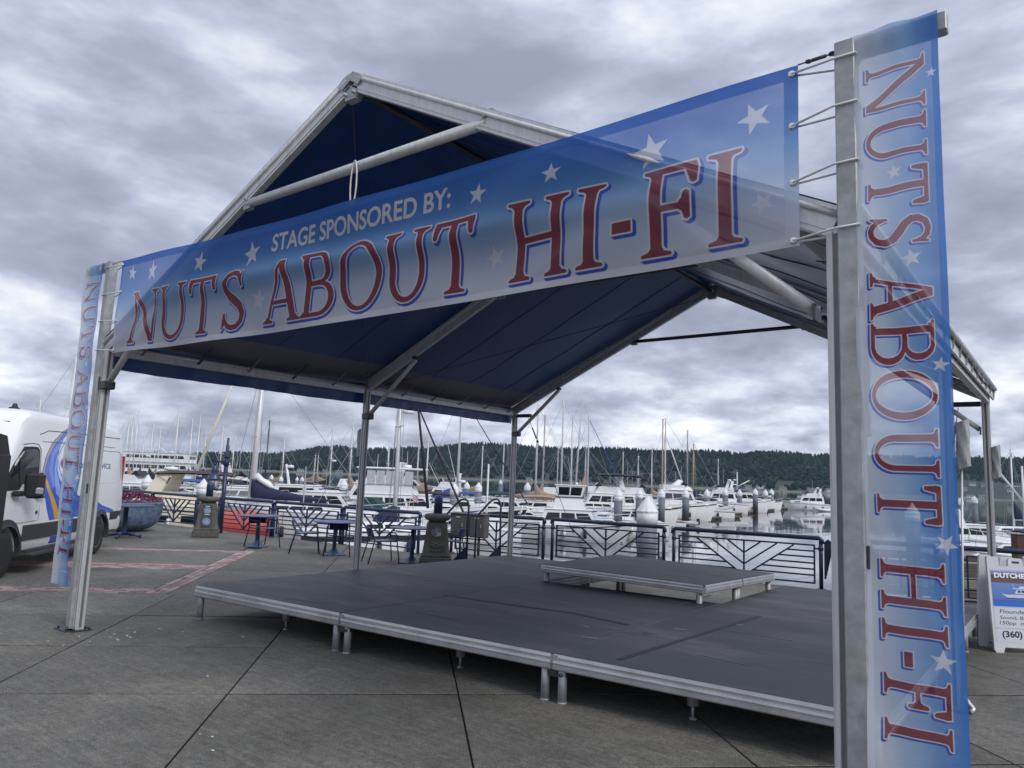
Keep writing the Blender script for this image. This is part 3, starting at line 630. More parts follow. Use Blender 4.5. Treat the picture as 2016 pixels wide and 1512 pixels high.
for y, _ in legys:
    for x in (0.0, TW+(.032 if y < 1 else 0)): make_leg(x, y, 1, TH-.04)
    rafter((-.03, y, TH-.02), (TX-.03, y, TR)); rafter((TW+.03, y, TH-.02), (TX+.03, y, TR))
    cap = MB(); cap.prism([(TX+.17*math.sin(R(a)), TR-.08+.16*math.cos(R(a))) for a in range(-62, 63, 12)]+[(TX+.10, TR-.04), (TX, TR+.02), (TX-.10, TR-.04)], y-.05, y+.05)
    cap.prism([(TX-.06, TR-.14), (TX+.06, TR-.14), (TX+.09, TR-.02), (TX-.09, TR-.02)], y-.035, y+.035)
    for k in (-.05, .05): cap.tube((TX+k, y-.06, TR-.09), (TX+k, y+.06, TR-.09), .016, n=6)
    cap.build('ridge_bracket', GALV, tent)
    for s, x in ((1, 0.0), (-1, TW)):
        zb = 2.60; ux = .98; uz = TH+(TR-TH)*(ux/TX)-.12
        br = MB(); br.tube((x+s*.07, y, zb), (x+s*ux, y, uz), .033, n=10); br.build('brace', ALU, tent)
        cl = MB(); cl.bbox((x+s*.02-.05, y-.06, zb-.06), (x+s*.02+.07*s+.03, y+.06, zb+.03), .01); cl.build('brace_bracket', STEEL, tent); cl = MB(); cl.tube((x+s*ux, y-.05, uz+.03), (x+s*ux, y+.05, uz+.03), .025, n=8); cl.build('brace_bracket', STEEL, tent)
    for nm, z, rr, x0, x1 in (('collar_tie', 4.15, .040 if y < 1 else .030, 2.50, 5.32),):
        ct = MB(); ct.tube((x0, y, z), (x1, y, z), rr, n=12); ct.build(nm, ALU if y < 1 else STEEL, tent)
        for k in (x0, x1):
            cb = MB(); cb.prism([(k-.05, z-.06), (k+.05, z-.06), (k+.06, z+.08), (k-.06, z+.08)], y-.025, y+.025); cb.tube((k, y-.05, z+.03), (k, y+.05, z+.03), .014, n=6); cb.build('tie_bracket', GALV, tent)
# eave and ridge purlins
for s, x in ((-1, 0.0), (1, TW)):
    for y0, y1 in ((0, TB), (TB, TD)):
        pu = MB(); pu.bar((x+s*.02, y0+.06, TH-.05), (x+s*.02, y1-.06, TH-.05), .07, .11); pu.tube((x-s*.035, y0+.06, TH-.02), (x-s*.035, y1-.06, TH-.02), .018, n=6); pu.build('eave_purlin', ALU, tent)
    def val(a, c, s=s, x=x):
        y = -.05+a*(TD+.1); z = TH+.06-.30*c; w_ = .016*math.sin(y*9+c*2)*c+.012*math.sin(y*23)*c
        return (x+s*(.085+w_+.03*c), y, z-.012*abs(math.sin(y*1.7)))
    if s < 0: vb_ = MB(); vb_.grid(val, 90, 4); vb_.build('valance', NAVYF, tent, recalc=False)
    else:
        er = MB(); er.bar((x+.085, -.02, TH+.01), (x+.085, TD+.03, TH+.01), .022, .13); er.build('eave_fascia', ALU, tent)
        er = MB(); er.tube((x+.105, -.03, TH+.085), (x+.105, TD+.04, TH+.085), .028, n=10); er.build('eave_tube', ALU, tent)
        for k in range(16): er = MB(); y = .2+k*.47; er.bar((x+.10, y, TH-.05), (x+.115, y, TH+.11), .02, .008, (0, 1, 0)); er.build('fascia_clip', GALV, tent)
for y0, y1 in ((0, TB), (TB, TD)):
    pu = MB(); pu.tube((TX, y0+.06, TR-.02), (TX, y1-.06, TR-.02), .03, n=8); pu.build('ridge_purlin', STEEL, tent)
# roof skins, sagging slightly between the frames; a paler reinforced strip runs along each eave
def roof_fn(side, y0, y1, c0, c1):
    def fn(a, c):
        c = c0+(c1-c0)*c; y = y0+(y1-y0)*a
        x = -.10+(TX+.10)*c if side < 0 else TW+.045-(TW+.045-TX)*c
        z = TH+.03+(TR+.06-TH-.03)*c
        sag = math.sin(math.pi*a)*(.05+.05*math.sin(math.pi*c)); rip = .016*math.sin(c*24+a*9)*math.sin(math.pi*a)*(1-c)
        return (x, y, z+.045-sag*.7+rip)
    return fn
for side in (-1, 1):
    for y0, y1 in ((-.03, TB), (TB, TD+.03)):
        rb = MB(); rb.grid(roof_fn(side, y0, y1, .125, 1.0), 26, 26); rb.build('roof_panel', NAVYF, tent, recalc=False)
        sb = MB(); sb.grid(roof_fn(side, y0, y1, -.02, .126), 26, 5); sb.build('eave_strip', GREYF, tent, recalc=False)
    tr_ = MB()
    for k in range(11):
        if k in (5,): continue
        y = .35+k*.68; x0 = (.02 if side < 0 else TW-.02); x1 = (.30 if side < 0 else TW-.30)
        s_ = MB(); s_.bar((x0, y, TH-.06), (x1, y, TH+.115), .03, .006); s_.bar((x1-.03, y-.03, TH+.125), (x1+.03, y+.04, TH+.125), .012, .006); s_.build('tie_strap', STEEL if k % 2 else GREYF, tent)
# welded seams running up the roof cloth, and a stiffening hem along each eave
for side in (-1, 1):
    for y0, y1 in ((-.03, TB), (TB, TD+.03)):
        f_ = roof_fn(side, y0, y1, .125, 1.0)
        for a in (.26, .5, .75):
            sm_ = MB(); sm_.path([Vector(f_(a, c/14))-Vector((0, 0, .004)) for c in range(15)], .004, 4); sm_.build('weld_seam', NAVYF, tent)
# bracing wires with turnbuckles
def wire(p, q, r=.006, name='brace_wire', par=tent, m=None, buckle=True):
    p, q = Vector(p), Vector(q); w_ = MB(); w_.tube(p, q, r, n=5)
    o = w_.build(name, m or STEEL, par)
    if buckle:
        b_ = MB(); d = (q-p).normalized(); b_.tube(q-d*.42, q-d*.2, .013, n=6); b_.tube(q-d*.5, q-d*.46, .022, n=6); b_.build('turnbuckle', STEEL, o)
    return o
for x in (.06, TW-.06):
    s = 1 if x < 1 else -1
    wire((TX-s*.05, .03, TR-.10), (x, TB-.05, TH-.02)); wire((TX-s*.05, TD-.03, TR-.10), (x, TB+.06, TH-.02))
for x, s in ((0.0, 1), (TW, -1)):
    ab = MB(); ab.bar((x+s*.05, TD+.02, TH-.10), (x+s*.36, TD+.02, TH-.10), .06, .06); ab.build('outrigger', STEEL, tent)
    wire((x+s*.75, TD+1.0, .75), (x+s*.30, TD+.02, TH-.14), .005, 'guy_wire')
# rolled weather sleeves strapped to the legs
for x, y, dx, dy in ((0, TB, -.085, .01), (0, TD, -.10, .02), (TW, TD, .085, 0), (TW, TB, .12, .02), (TW, 0, .10, .03)):
    def sl(a, c, x=x, y=y, dx=dx, dy=dy):
        an = 2*math.pi*a; e = .045+.007*math.sin(5*an+c*9); return (x+dx+e*1.05*math.copysign(abs(math.cos(an))**.6, math.cos(an)), y+dy+e*math.copysign(abs(math.sin(an))**.6, math.sin(an)), 1.99+.40*c+.02*math.cos(an))
    sm = MB(); sm.grid(sl, 20, 8); n = 21
    sm.add([sl(i/20, 0) for i in range(20)], [tuple(range(20))]); sm.build('leg_sleeve', SLEEVE, tent)
# thin pull rod hanging beside the mid right leg
rd = MB(); rd.tube((TW+.10, TB+.05, 2.0), (TW+.06, TB-.02, .10), .010, n=6); rd.path([(TW+.06, TB-.02, .12), (TW+.10, TB-.04, .07), (TW+.13, TB-.05, .04), (TW+.11, TB-.09, .02)], .018, 6); rd.build('pull_rod', ALU, tent)

# ================================================================ BANNER POSTS AND BANNERS
def banner_post(lbl, x0, arm0, arm1, zt):
    t_ = thing('banner_post', lbl, 'post', (x0, 0, 0), group='galvanised banner posts at the tent front')
    a = MB(); a.bbox((-.046, -.075, .01), (.046, .017, zt), .006); a.build('upright', GALV, t_)
    a = MB(); a.bbox((arm0-x0, -.062, zt-.092), (arm1-x0, .004, zt-.002), .005); a.build('cross_arm', GALV, t_)
    a = MB(); a.bbox((-.13, -.15, 0), (.13, .09, .012), .003)
    for i in (-.1, .1):
        for j in (-.12, .06): a.tube((i, j, .012), (i, j, .04), .012, n=6)
    a.build('base_plate', STEEL, t_)
    for z in (1.42, 2.58):
        h = MB(); h.bbox((.046, -.06, z), (.060, .0, z+.10), .003); h.build('hinge_bracket', STEEL, t_)
    return t_
banner_post('galvanised banner post beside the camera carrying the tall narrow banner at the right', 7.605, 7.655, 8.03, 3.905)
banner_post('galvanised banner post at the far left carrying the small looking narrow banner', -.085, -.62, -.135, 3.985)
MC = mesh_cloth('stage_banner_mesh', BANNER_ART); FC = mesh_cloth('narrow_banner_mesh', FLAG_ART)
BY = -.07
def main_fn(a, c):
    x = MX0+(MX1-MX0)*a; z0 = 2.915-.035*math.sin(math.pi*min(1, a*1.05)); z1 = 3.935-.05*math.sin(math.pi*a)**1.0-.09*a+.0
    z = z0+(z1-z0)*c
    f = .034*math.exp(-((c-.52+.22*(a-.55)*(1 if a > .4 else .2))/.10)**2)*math.sin(math.pi*a)*1.5          # long soft fold across the middle
    f += .026*math.sin(9.5*(a*7.14*.35+(1-c)*.9))*math.exp(-((a-.80)/.12)**2)*(.3+c*(1-c)*2)
    f += .022*math.sin(16*(a*3-c*.8))*math.exp(-((a-.07)/.05)**2)*c*(1-c)*4
    f += .008*math.sin(31*a+4*c)+.006*math.sin(13*a+7*c)+.004*math.sin(70*a-9*c)*(1-c)*c*4
    f += .010*math.exp(-(c/.05)**2)*math.sin(26*a) + .003*math.sin(120*c)*math.exp(-((c-.96)/.04)**2)
    return (x, BY-f, z)
mbn = cloth_obj('stage_banner', main_fn, 220, 44, MC)
tag(mbn, 'long blue mesh banner across the tent front with maroon letters and white stars', 'banner')
for a in (0.004, .996):
    for c in (.03, .345, .66, .955):
        p = main_fn(a, c); grommets = MB(); grommets.lathe([(.006, -.004), (.018, -.004), (.018, .004), (.006, .004)], (0, 0, 0), 12)
        k = 48; grommets.v[-k:] = [(p[0]+q[0], p[1]-.004+q[2], p[2]+q[1]) for q in grommets.v[-k:]]; grommets.build('grommet', CHROME, mbn)
def tie(p, side, zq, xp):
    """doubled white cord from a grommet round the post and back"""
    x, y, z = p; pts = [(x, y-.006, z), (xp-side*.05, -.083, zq+.006), (xp+side*.052, -.083, zq+.008), (xp+side*.055, -.01, zq+.006), (xp+side*.05, .022, zq+.004), (xp-side*.05, .022, zq+.002), (x, y+.006, z-.006)]
    o = MB(); o.path(pts, .0058, 6); o.build('cord_tie', ROPE, mbn)
for c, zq in ((.955, 3.80), (.66, 3.56), (.345, 3.27), (.03, 2.955)): tie(main_fn(.996, c), 1, zq+.01, 7.605)
for c, zq in ((.955, 3.90), (.66, 3.59), (.345, 3.29), (.03, 2.965)): tie(main_fn(.004, c), -1, zq, -.085)
tb = MB(); p0 = Vector(main_fn(1, 1)); p1 = Vector((7.57, -.04, 3.87)); d = (p1-p0); tb.tube(p0, p1, .004, n=5); tb.tube(p0+d*.35, p0+d*.72, .009, n=6); tb.lathe([(.008, -.004), (.016, -.004), (.016, .004), (.008, .004)], p0+d*.27, 10); tb.lathe([(.008, -.004), (.018, -.004), (.018, .004), (.008, .004)], p0+d*.86, 10); tb.build('turnbuckle', STEEL, mbn)
tb = MB(); tb.tube(main_fn(0, 1), (-.06, -.04, 3.95), .004, n=5); tb.build('tension_wire', STEEL, mbn)
def flag_fn(x0, zt, ph, wd=.37):
    def fn(a, c):
        z = .42+(zt-.42)*c; w_ = wd*(1-.02*c)
        f = .016*math.sin(3.1*z+ph+3*a)*(1-.6*c)+.005*math.sin(11*z+6*a)+.006*math.sin(13*a+2*z)+.008*math.sin(21*(a-.95))*math.exp(-((a-1)/.08)**2)
        return (x0+w_*a+.012*math.sin(1.3*z+ph)*(1-c), -.072-f, z)
    return fn
b1 = cloth_obj('narrow_banner', flag_fn(7.66-.025, 3.905, .3), 22, 120, FC)
tag(b1, 'tall narrow pale blue mesh banner with sideways maroon lettering nearest the camera', 'banner', 'narrow vertical banners')
b2 = cloth_obj('narrow_banner', flag_fn(-.635, 3.985, 1.9, .45), 22, 120, FC)
tag(b2, 'narrow pale blue mesh banner hanging beside the white van at far left', 'banner', 'narrow vertical banners')
# loose cord loop hanging from the front collar tie
lp = MB(); c = on_y(695, 360, -.055); lp.path([(c.x+.035*math.sin(2*math.pi*i/18)*(1 if i else 1), -.05, c.z+.185*math.cos(2*math.pi*i/18)) for i in range(18)], .0065, 6, closed=True)
tag(lp.build('cord_loop', ROPE), 'loop of white cord hung over the silver tie bar in the gable', 'cord')

# ================================================================ STAGE
SF = [Vector((.17, 1.17)), Vector((7.40, 1.635)), Vector((7.36, 7.62)), Vector((.15, 7.10))]; SZ = .38
def sq(i, j):           # i 0..3 across, j 0..5 deep
    a, b_ = i/3, j/5; p = SF[0].lerp(SF[1], a).lerp(SF[3].lerp(SF[2], a), b_); return p
stage = thing('stage', 'low black topped portable stage of clamped decks under the tent', 'stage')
RK = 1.32
def edge_rail(mb, p, q, zt, out):
    """extruded deck edge: lip, groove and two rolls"""
    p, q = Vector((*p, 0)), Vector((*q, 0)); d = (q-p).normalized(); n = Vector((d.y, -d.x, 0))*out
    prof = [(a_, z_*RK) for a_, z_ in [(0, 0), (.006, -.002), (.010, -.020), (.003, -.024), (.003, -.034), (.014, -.038), (.017, -.052), (.006, -.058), (.006, -.066), (.014, -.070), (.014, -.086), (.004, -.094), (-.02, -.094), (-.02, 0)]]
    rings = [[(c.x+n.x*a, c.y+n.y*a, zt+z) for a, z in prof] for c in (p+d*.012, q-d*.012)]
    mb.loft(rings, smooth=False)
def deck(par, c00, c10, c11, c01, zt, rails, legs, legz=0.0):
    cs = [Vector(c) for c in (c00, c10, c11, c01)]; ce = sum(cs, Vector((0, 0)))/4; g = .004
    ins = [c+(ce-c).normalized()*g for c in cs]
    t_ = MB(); t_.add([(c.x, c.y, zt-.02) for c in ins]+[(c.x, c.y, zt-.003) for c in ins]+[(c.x+(ce-c).normalized().x*.004, c.y+(ce-c).normalized().y*.004, zt) for c in ins], [(3,2,1,0), (8,9,10,11)]+[(k*4+i, k*4+(i+1)%4, k*4+4+(i+1)%4, k*4+4+i) for k in range(2) for i in range(4)])
    o = t_.build('deck_panel', random.choice(DECKS), par)
    fr = MB()
    for i in range(4): edge_rail(fr, ins[i], ins[(i+1) % 4], zt-.004, 1)
    fr.build('edge_rail', ALUD, o)
    for k in legs:
        p = ins[k]+(ce-ins[k]).normalized()*.085; l = MB(); l.tube((p.x, p.y, legz+.006), (p.x, p.y, zt-.05), .036, n=14); l.lathe([(.041, 0), (.041, .012)], (p.x, p.y, legz), 12); l.build('leg', GALV, o)
    return o
holes = {(1, 3), (1, 4)}
for j in range(5):
    for i in range(3):
        if (i, j) in holes: continue
        deck(stage, sq(i, j), sq(i+1, j), sq(i+1, j+1), sq(i, j+1), SZ, None, (0, 1) if j == 0 else ((0, 1, 2, 3) if j == 4 else (0,) if j % 2 else (0, 1)))
for i in (1, 2):
    p = sq(i, 0); d = (SF[1]-SF[0]).normalized(); c = MB(); c.bbox((p.x-.115, p.y+.03, .20), (p.x+.115, p.y+.105, .245), .006); c.bbox((p.x-.05, p.y+.012, .195), (p.x+.05, p.y+.03, .25), .004); c.tube((p.x+.085, p.y-.005, .222), (p.x+.085, p.y+.03, .222), .016, n=8); c.build('leg_clamp', STEEL, stage)
    c = MB(); c.bbox((p.x-.06, p.y-.006, SZ-.085), (p.x+.06, p.y+.012, SZ-.012), .004); c.build('corner_bracket', GALV, stage)
for k, (fx, fy) in enumerate(((.5, .28), (1.5, .3), (2.42, .3), (.35, 2.4), (1.5, 2.5), (2.5, 2.6), (.5, 4.4), (2.5, 4.4))):
    p = sq(fx, fy); c = MB(); c.tube((p.x, p.y, .10), (p.x, p.y, SZ-.06), .042, n=12); c.tube((p.x, p.y, .012), (p.x, p.y, .11), .012, n=6); c.lathe([(.03, 0), (.03, .012)], (p.x, p.y, 0), 10); c.build('jack_leg', GALV, stage)
# raised decks standing in the gap at the back of the stage
RK = 1.02
riser = thing('stage_riser', 'raised pair of dark decks standing in the gap at the stage back', 'riser')
def rq(a, b_):
    A, B_, C_, D_ = Vector((2.46, 4.90)), Vector((4.86, 4.83)), Vector((5.02, 6.86)), Vector((2.40, 7.10)); return A.lerp(B_, a).lerp(D_.lerp(C_, a), b_)
for j in range(2): deck(riser, rq(0, j/2), rq(1, j/2), rq(1, j/2+.5), rq(0, j/2+.5), .60, None, (0, 1, 2, 3))
# scuffs: a strip of worn tape marks on the decks
for x, y, w_, a in ((3.2, 1.95, .05, .2), (4.9, 2.2, .07, .1), (4.6, 2.6, .05, 0), (2.2, 3.1, .06, .5), (3.7, 3.6, .05, .2), (5.6, 3.9, .05, .1), (5.3, 3.2, .06, .3), (1.7, 3.0, .04, .1)):
    c = MB(); ca, sa = math.cos(a), math.sin(a); c.add([(x+ca*u-sa*v_, y+sa*u+ca*v_, SZ+z) for z in (.001, .003) for u, v_ in ((-w_, -.012), (w_, -.012), (w_, .012), (-w_, .012))], [(4, 5, 6, 7), (0, 1, 5, 4), (1, 2, 6, 5), (2, 3, 7, 6), (3, 0, 4, 7)]); c.build('tape_scrap', pm('dusty_tape', (.22, .23, .24), .8, 0, .3, 30), stage)

def deck_strip(name, pts, w_, m_):
    c = MB(); P_ = [on_z(px, py, SZ) for px, py in pts]
    for a, b_ in zip(P_[:-1], P_[1:]):
        d = (b_-a).normalized(); n = Vector((-d.y, d.x, 0))*w_/2; q = [a+n, b_+n, b_-n, a-n]
        c.add([(p.x, p.y, SZ+.0012) for p in q]+[(p.x, p.y, SZ+.0032) for p in q], [(4, 5, 6, 7), (0, 1, 5, 4), (1, 2, 6, 5), (2, 3, 7, 6), (3, 0, 4, 7)])
    c.build(name, m_, stage)
DKT = pm('dark_gaffer_tape', (.018, .019, .023), .6, 0, .2, 20)
deck_strip('gaffer_tape', [(872, 1171), (1000, 1190)], .06, DKT); deck_strip('gaffer_tape', [(1003, 1190.5), (1122, 1206), (1236, 1230)], .06, DKT); deck_strip('gaffer_tape', [(1218, 1299), (1340, 1261), (1496, 1213)], .05, DKT)
for a, b_ in (((700, 1150), (760, 1158)), ((820, 1205), (905, 1222)), ((1330, 1193), (1400, 1172)), ((1380, 1290), (1480, 1312)), ((1420, 1240), (1560, 1262)), ((560, 1178), (640, 1188)), ((1180, 1250), (1230, 1236)), ((760, 1128), (860, 1140))): deck_strip('scuff_mark', [a, b_], .012, pm('pale_scuff', (.12, .125, .135), .7, 0, .3, 30))
for px, py, r_ in ((990, 1232, .05), (1130, 1236, .06), (1275, 1247, .06)):
    c0 = on_z(px, py, SZ); c = MB(); k = [(c0.x+r_*rr_*math.cos(a*.5), c0.y+r_*.7*rr_*math.sin(a*.5), SZ+.0015) for a, rr_ in ((a, random.uniform(.6, 1.2)) for a in range(12))]; c.add(k, [tuple(range(12))]); c.build('dark_stain', pm('deck_stain', (.022, .022, .024), .5, 0, .3, 20), stage, recalc=False)
# rust and oil mark on the paving beside the stage corner
# ================================================================ QUAY RAILINGS
def railing(lbl, A, B, mat, e0='post', e1='post', pickets=False, group='blue railing sections along the quay'):
    A, B = Vector((A.x, A.y, 0)), Vector((B.x, B.y, 0)); Lg = (B-A).length; rz = math.atan2((B-A).y, (B-A).x)
    t_ = thing('railing', lbl, 'railing', A, rz, group)
    m = MB(); m.path([(0, 0, RZ-.10), (.006, 0, RZ-.03), (.05, 0, RZ), (Lg-.05, 0, RZ), (Lg-.006, 0, RZ-.03), (Lg, 0, RZ-.10)], .042, 10); m.build('top_rail', mat, t_)
    for x in (.02, Lg-.02):
        m = MB(); m.tube((x, 0, 0), (x, 0, RZ-.05), .035, n=10); m.lathe([(.04, RZ-.22), (.045, RZ-.20), (.045, RZ-.17), (.04, RZ-.15)], (x, 0, 0), 10); m.bbox((x-.07, -.07, 0), (x+.07, .07, .012), .003); m.build('post', mat, t_)
    i0, i1, zt, zb = .13, Lg-.13, RZ-.13, .10
    def bar(p, q, w=.028, nm='bar'): m = MB(); m.bar(p, q, .028, w*1.35, (0, 1, 0)); return m.build(nm, mat, t_)
    bar((i0-.014, 0, zt), (i1+.014, 0, zt), .03, 'frame_rail'); bar((i0-.014, 0, zb), (i1+.014, 0, zb), .03, 'frame_rail')
    bar((i0, 0, zb+.015), (i0, 0, zt-.015), .03, 'frame_stile'); bar((i1, 0, zb+.015), (i1, 0, zt-.015), .03, 'frame_stile')
    for x, s in ((i0, -1), (i1, 1)): bar((x, 0, zt-.06), (x+s*.10, 0, zt-.06), .022, 'stub')
    if pickets:
        n = max(3, int((i1-i0)/.19))
        for k in range(1, n): x = i0+(i1-i0)*k/n; bar((x, 0, zb+.015), (x, 0, zt-.015), .026)
        return t_
    c = Lg/2; hw = (i1-i0)/2; H = zt-zb-.03
    bar((c, .001, zb+.015), (c, .001, zt-.015), .026)
    for f, dz in ((.72, 1.0), (.48, .66), (.24, .33)):
        for s in (-1, 1): bar((c+s*hw*f, s*.002, zt-.015), (c+s*.008, s*.002, zt-.015-H*dz*.985), .026)
    for k in range(1, 6):
        z = zt-H*k/6; xo = hw*.72*(1-k/6)+.012
        for s in (-1, 1): bar((c+s*hw, -.001*s, z), (c+s*xo, -.001*s, z), .024)
    return t_
railing('far left blue railing section running behind the planter and van', RP['a0'], RP['a1']-Ld*.02, RAILB)
railing('blue railing section between the planter and the stone pillar with two round plaques', RP['a1']+Ld*.03, RP['a2'], RAILB)
railing('blue railing section just right of the stone pillar with two plaques, red dinghy behind', RP['b0'], RP['b1']-Ld*.03, RAILB)
railing('blue railing section behind the lone blue chair and the middle table', RP['b1']+Ld*.03, RP['b2']-Ld*.03, RAILB)
railing('blue railing section behind the mid left tent leg, ending at the 38 pillar', RP['b2']+Ld*.03, RP['b3'], RAILB)
railing('dark railing section behind the grey utility boxes and the back left tent leg', RP['c0'], RP['c1']-Rd*.03, RAILD)
railing('dark railing section in front of the pilothouse cruiser with black waterline', RP['d0'], RP['d1']-Rd*.03, RAILD)
rl = railing('dark railing section behind the raised decks, open water beyond, black fin at its end', RP['e0'], RP['e1'], RAILD)
m = MB(); Lg = (RP['e1']-RP['e0']).length; m.prism([(Lg+.04, RZ-.06), (Lg+.10, RZ-.01), (Lg+.17, RZ-.06), (Lg+.18, RZ-.16), (Lg+.06, .18), (Lg+.035, .20)], -.03, .03); m.build('end_fin', RAILD, rl)
railing('dark railing with upright pickets at the far right behind the A frame sign', RP['f0'], RP['f1'], RAILD, pickets=True)
railing('short dark railing hidden behind the front right tent leg and banner', RP['g0'], RP['f0']-Rd*.3, RAILD, pickets=True)

# ================================================================ STONE PILLARS
def pillar(lbl, px, py, rz, big, discs):
    p = on_z(px, py); t_ = thing('stone_pillar', lbl, 'pillar', (p.x, p.y, 0), rz, 'stone pillars with blue bollards on the quay')
    m = MB(); m.bbox((-.31, -.31, 0), (.31, .31, .17), .015); m.bbox((-.285, -.285, .17), (.285, .285, .22), .015); m.build('plinth', STONE, t_)
    def sqr(h, z): c = h*.16; return [(-h+c, -h, z), (h-c, -h, z), (h, -h+c, z), (h, h-c, z), (h-c, h, z), (-h+c, h, z), (-h, h-c, z), (-h, -h+c, z)]
    m = MB(); m.loft([sqr(.275, .22), sqr(.262, .25), sqr(.195, .80), sqr(.19, .83)], smooth=False); m.build('shaft', STONE, t_)
    m = MB(); m.lathe([(.17, .83), (.18, .86), (.235, .885), (.262, .915), (.265, .95), (.25, .985), (.20, 1.0), (.05, 1.005)], n=26); m.build('cap', STONE, t_)
    m = MB(); m.lathe([(.085, 1.0), (.085, 1.28), (.082, 1.31), (.066, 1.345), (.035, 1.365), (.006, 1.37)], n=20)
    for k in range(3): m.lathe([(.0855, 1.20+k*.03), (.088, 1.207+k*.03), (.088, 1.213+k*.03), (.0855, 1.22+k*.03)], n=20)
    m.build('bollard', RAILB, t_)
    for z, r_, kind in discs:
        hs = .275-(.08)*(z-.22)/.58; tilt = math.atan2(.075, .58)
        def place(o): o.location = (0, -hs-.002, z); o.rotation_euler = (R(90)-tilt, 0, 0)
        if kind == 'blue':
            m = MB(); m.prism([(-r_*1.35, -r_*1.5), (r_*1.35, -r_*1.5), (r_*1.35, r_*1.5), (-r_*1.35, r_*1.5)], 0, .01, 'z'); o = m.build('recess_panel', pm('bronze_panel', (.05, .052, .05), .7, .2, .3, 20), t_); place(o)
            m = MB(); m.lathe([(.01, .012), (r_*.55, .013), (r_*.6, .016), (r_*.72, .016), (r_*.75, .013), (r_*.92, .013), (r_*.95, .018), (r_, .018), (r_, .008)], n=26, smooth=False); o = m.build('plaque', pm('enamel_plaque', (.16, .21, .33), .4, .1, .35, 26), t_); place(o)
            m = MB(); rr = .019
            for k in range(3): a = R(90+120*k); m.prism([(r_*.42*math.cos(a+.5), r_*.42*math.sin(a+.5)), (r_*.5*math.cos(a), r_*.5*math.sin(a)), (r_*.42*math.cos(a-.5), r_*.42*math.sin(a-.5)), (r_*.12*math.cos(a), r_*.12*math.sin(a))], .014, .017, 'z')
            if z > .5: m.prism([(-r_*.6, -r_*1.30), (r_*.6, -r_*1.30), (r_*.8, -r_*1.08), (-r_*.8, -r_*1.08)], .009, .014, 'z'); m.prism([(-r_*.5, r_*1.08), (r_*.5, r_*1.08), (r_*.75, r_*1.3), (-r_*.75, r_*1.3)], .009, .014, 'z')
            o = m.build('emblem', pm('enamel_white', (.45, .48, .55), .4), t_); o['kind'] = 'stuff'; place(o)
        elif kind == 'number':
            m = MB(); m.lathe([(.01, .008), (r_*.9, .010), (r_*.93, .018), (r_, .018), (r_, 0)], n=26, smooth=False); o = m.build('plaque', pm('cast_disc', (.13, .14, .15), .55, .3, .35, 22), t_); place(o)
            m = MB(); m.prism(star(0, r_*.12, r_*.6), .010, .014, 'z'); o = m.build('star', pm('cast_star', (.20, .21, .22), .5, .3), t_); place(o)
            m = MB()
            for tri in text_loops('38', r_*.62, .02): m.add([(a-r_*.05, b_-r_*.78, .019) for a, b_ in tri], [(0, 1, 2)])
            o = m.build('number', pm('cast_number', (.42, .43, .44), .5), t_); place(o)
        else:
            m = MB()
            for s in (-1, 1): m.path([(s*(.03+.10*k/7), .028*math.sin(k*.9)*(1 if k % 2 else -1), .004) for k in range(8)], .011, 5)
            m.path([(.04*math.cos(a*.5), .035*math.sin(a*.5), .004) for a in range(13)], .010, 5); m.path([(-.09+.03*k, -.09-.02*(k % 2), .004) for k in range(7)], .010, 5)
            o = m.build('carving', pm('pale_stone', (.14, .14, .125), .8, 0, .2, 20), t_); place(o); o['kind'] = 'stuff'
    return t_
face = math.atan2(EYE.y-7, EYE.x+9)+R(90)
pillar('weathered stone pillar with two blue enamel plaques and a blue bollard top', 405, 1056, face-.05, 1, ((.66, .085, 'blue'), (.39, .095, 'blue')))
pillar('weathered stone pillar with the 38 disc and scroll carving, right of the round table', 857, 1112, face-.30, 1, ((.66, .105, 'number'), (.40, .09, 'carve')))

# ================================================================ LANTERN POST
p = on_z(420, 1050) + Vector((-.25, .35, 0)); t_ = thing('lamp_post', 'blue walkway lamp post with a lantern hung from a side arm', 'lamp', (p.x, p.y, 0), math.atan2(-CR.y, -CR.x))
m = MB(); m.tube((0, 0, -.4), (0, 0, 2.02), .058, n=12); m.lathe([(.07, 1.80), (.082, 1.82), (.082, 1.92), (.07, 1.95)], n=12); m.build('pole', RAILD, t_)
m = MB(); m.lathe([(.05, 2.02), (.07, 2.03), (.07, 2.06), (.048, 2.07), (.045, 2.36), (.032, 2.38), (.032, 2.55), (.012, 2.57)], n=12); m.build('finial', RAILD, t_)
m = MB(); m.bar((.05, 0, 1.90), (.36, 0, 1.90), .05, .05); m.tube((.30, 0, 1.88), (.30, 0, 1.80), .03, n=8); m.tube((.34, 0, 1.92), (.34, 0, 2.1), .008, n=5); m.build('arm', RAILB, t_)
m = MB(); m.lathe([(.05, 1.80), (.085, 1.75), (.085, 1.60), (.07, 1.58), (.19, 1.44), (.195, 1.42), (.17, 1.42)], (.30, 0, 0), 16); m.build('lamp_shade', TABB, t_)
m = MB(); m.lathe([(.10, 1.415), (.125, 1.38), (.115, 1.22), (.05, 1.17)], (.30, 0, 0), 14); m.build('lamp_glass', pm('lamp_glass', (.45, .47, .48), .15), t_)
m = MB()
for k in range(6): a = k*math.pi/3; m.path([(.30+.15*math.cos(a), .15*math.sin(a), 1.42), (.30+.15*math.cos(a), .15*math.sin(a), 1.2), (.30+.03*math.cos(a), .03*math.sin(a), 1.12)], .008, 5)
m.build('lamp_cage', STEEL, t_)

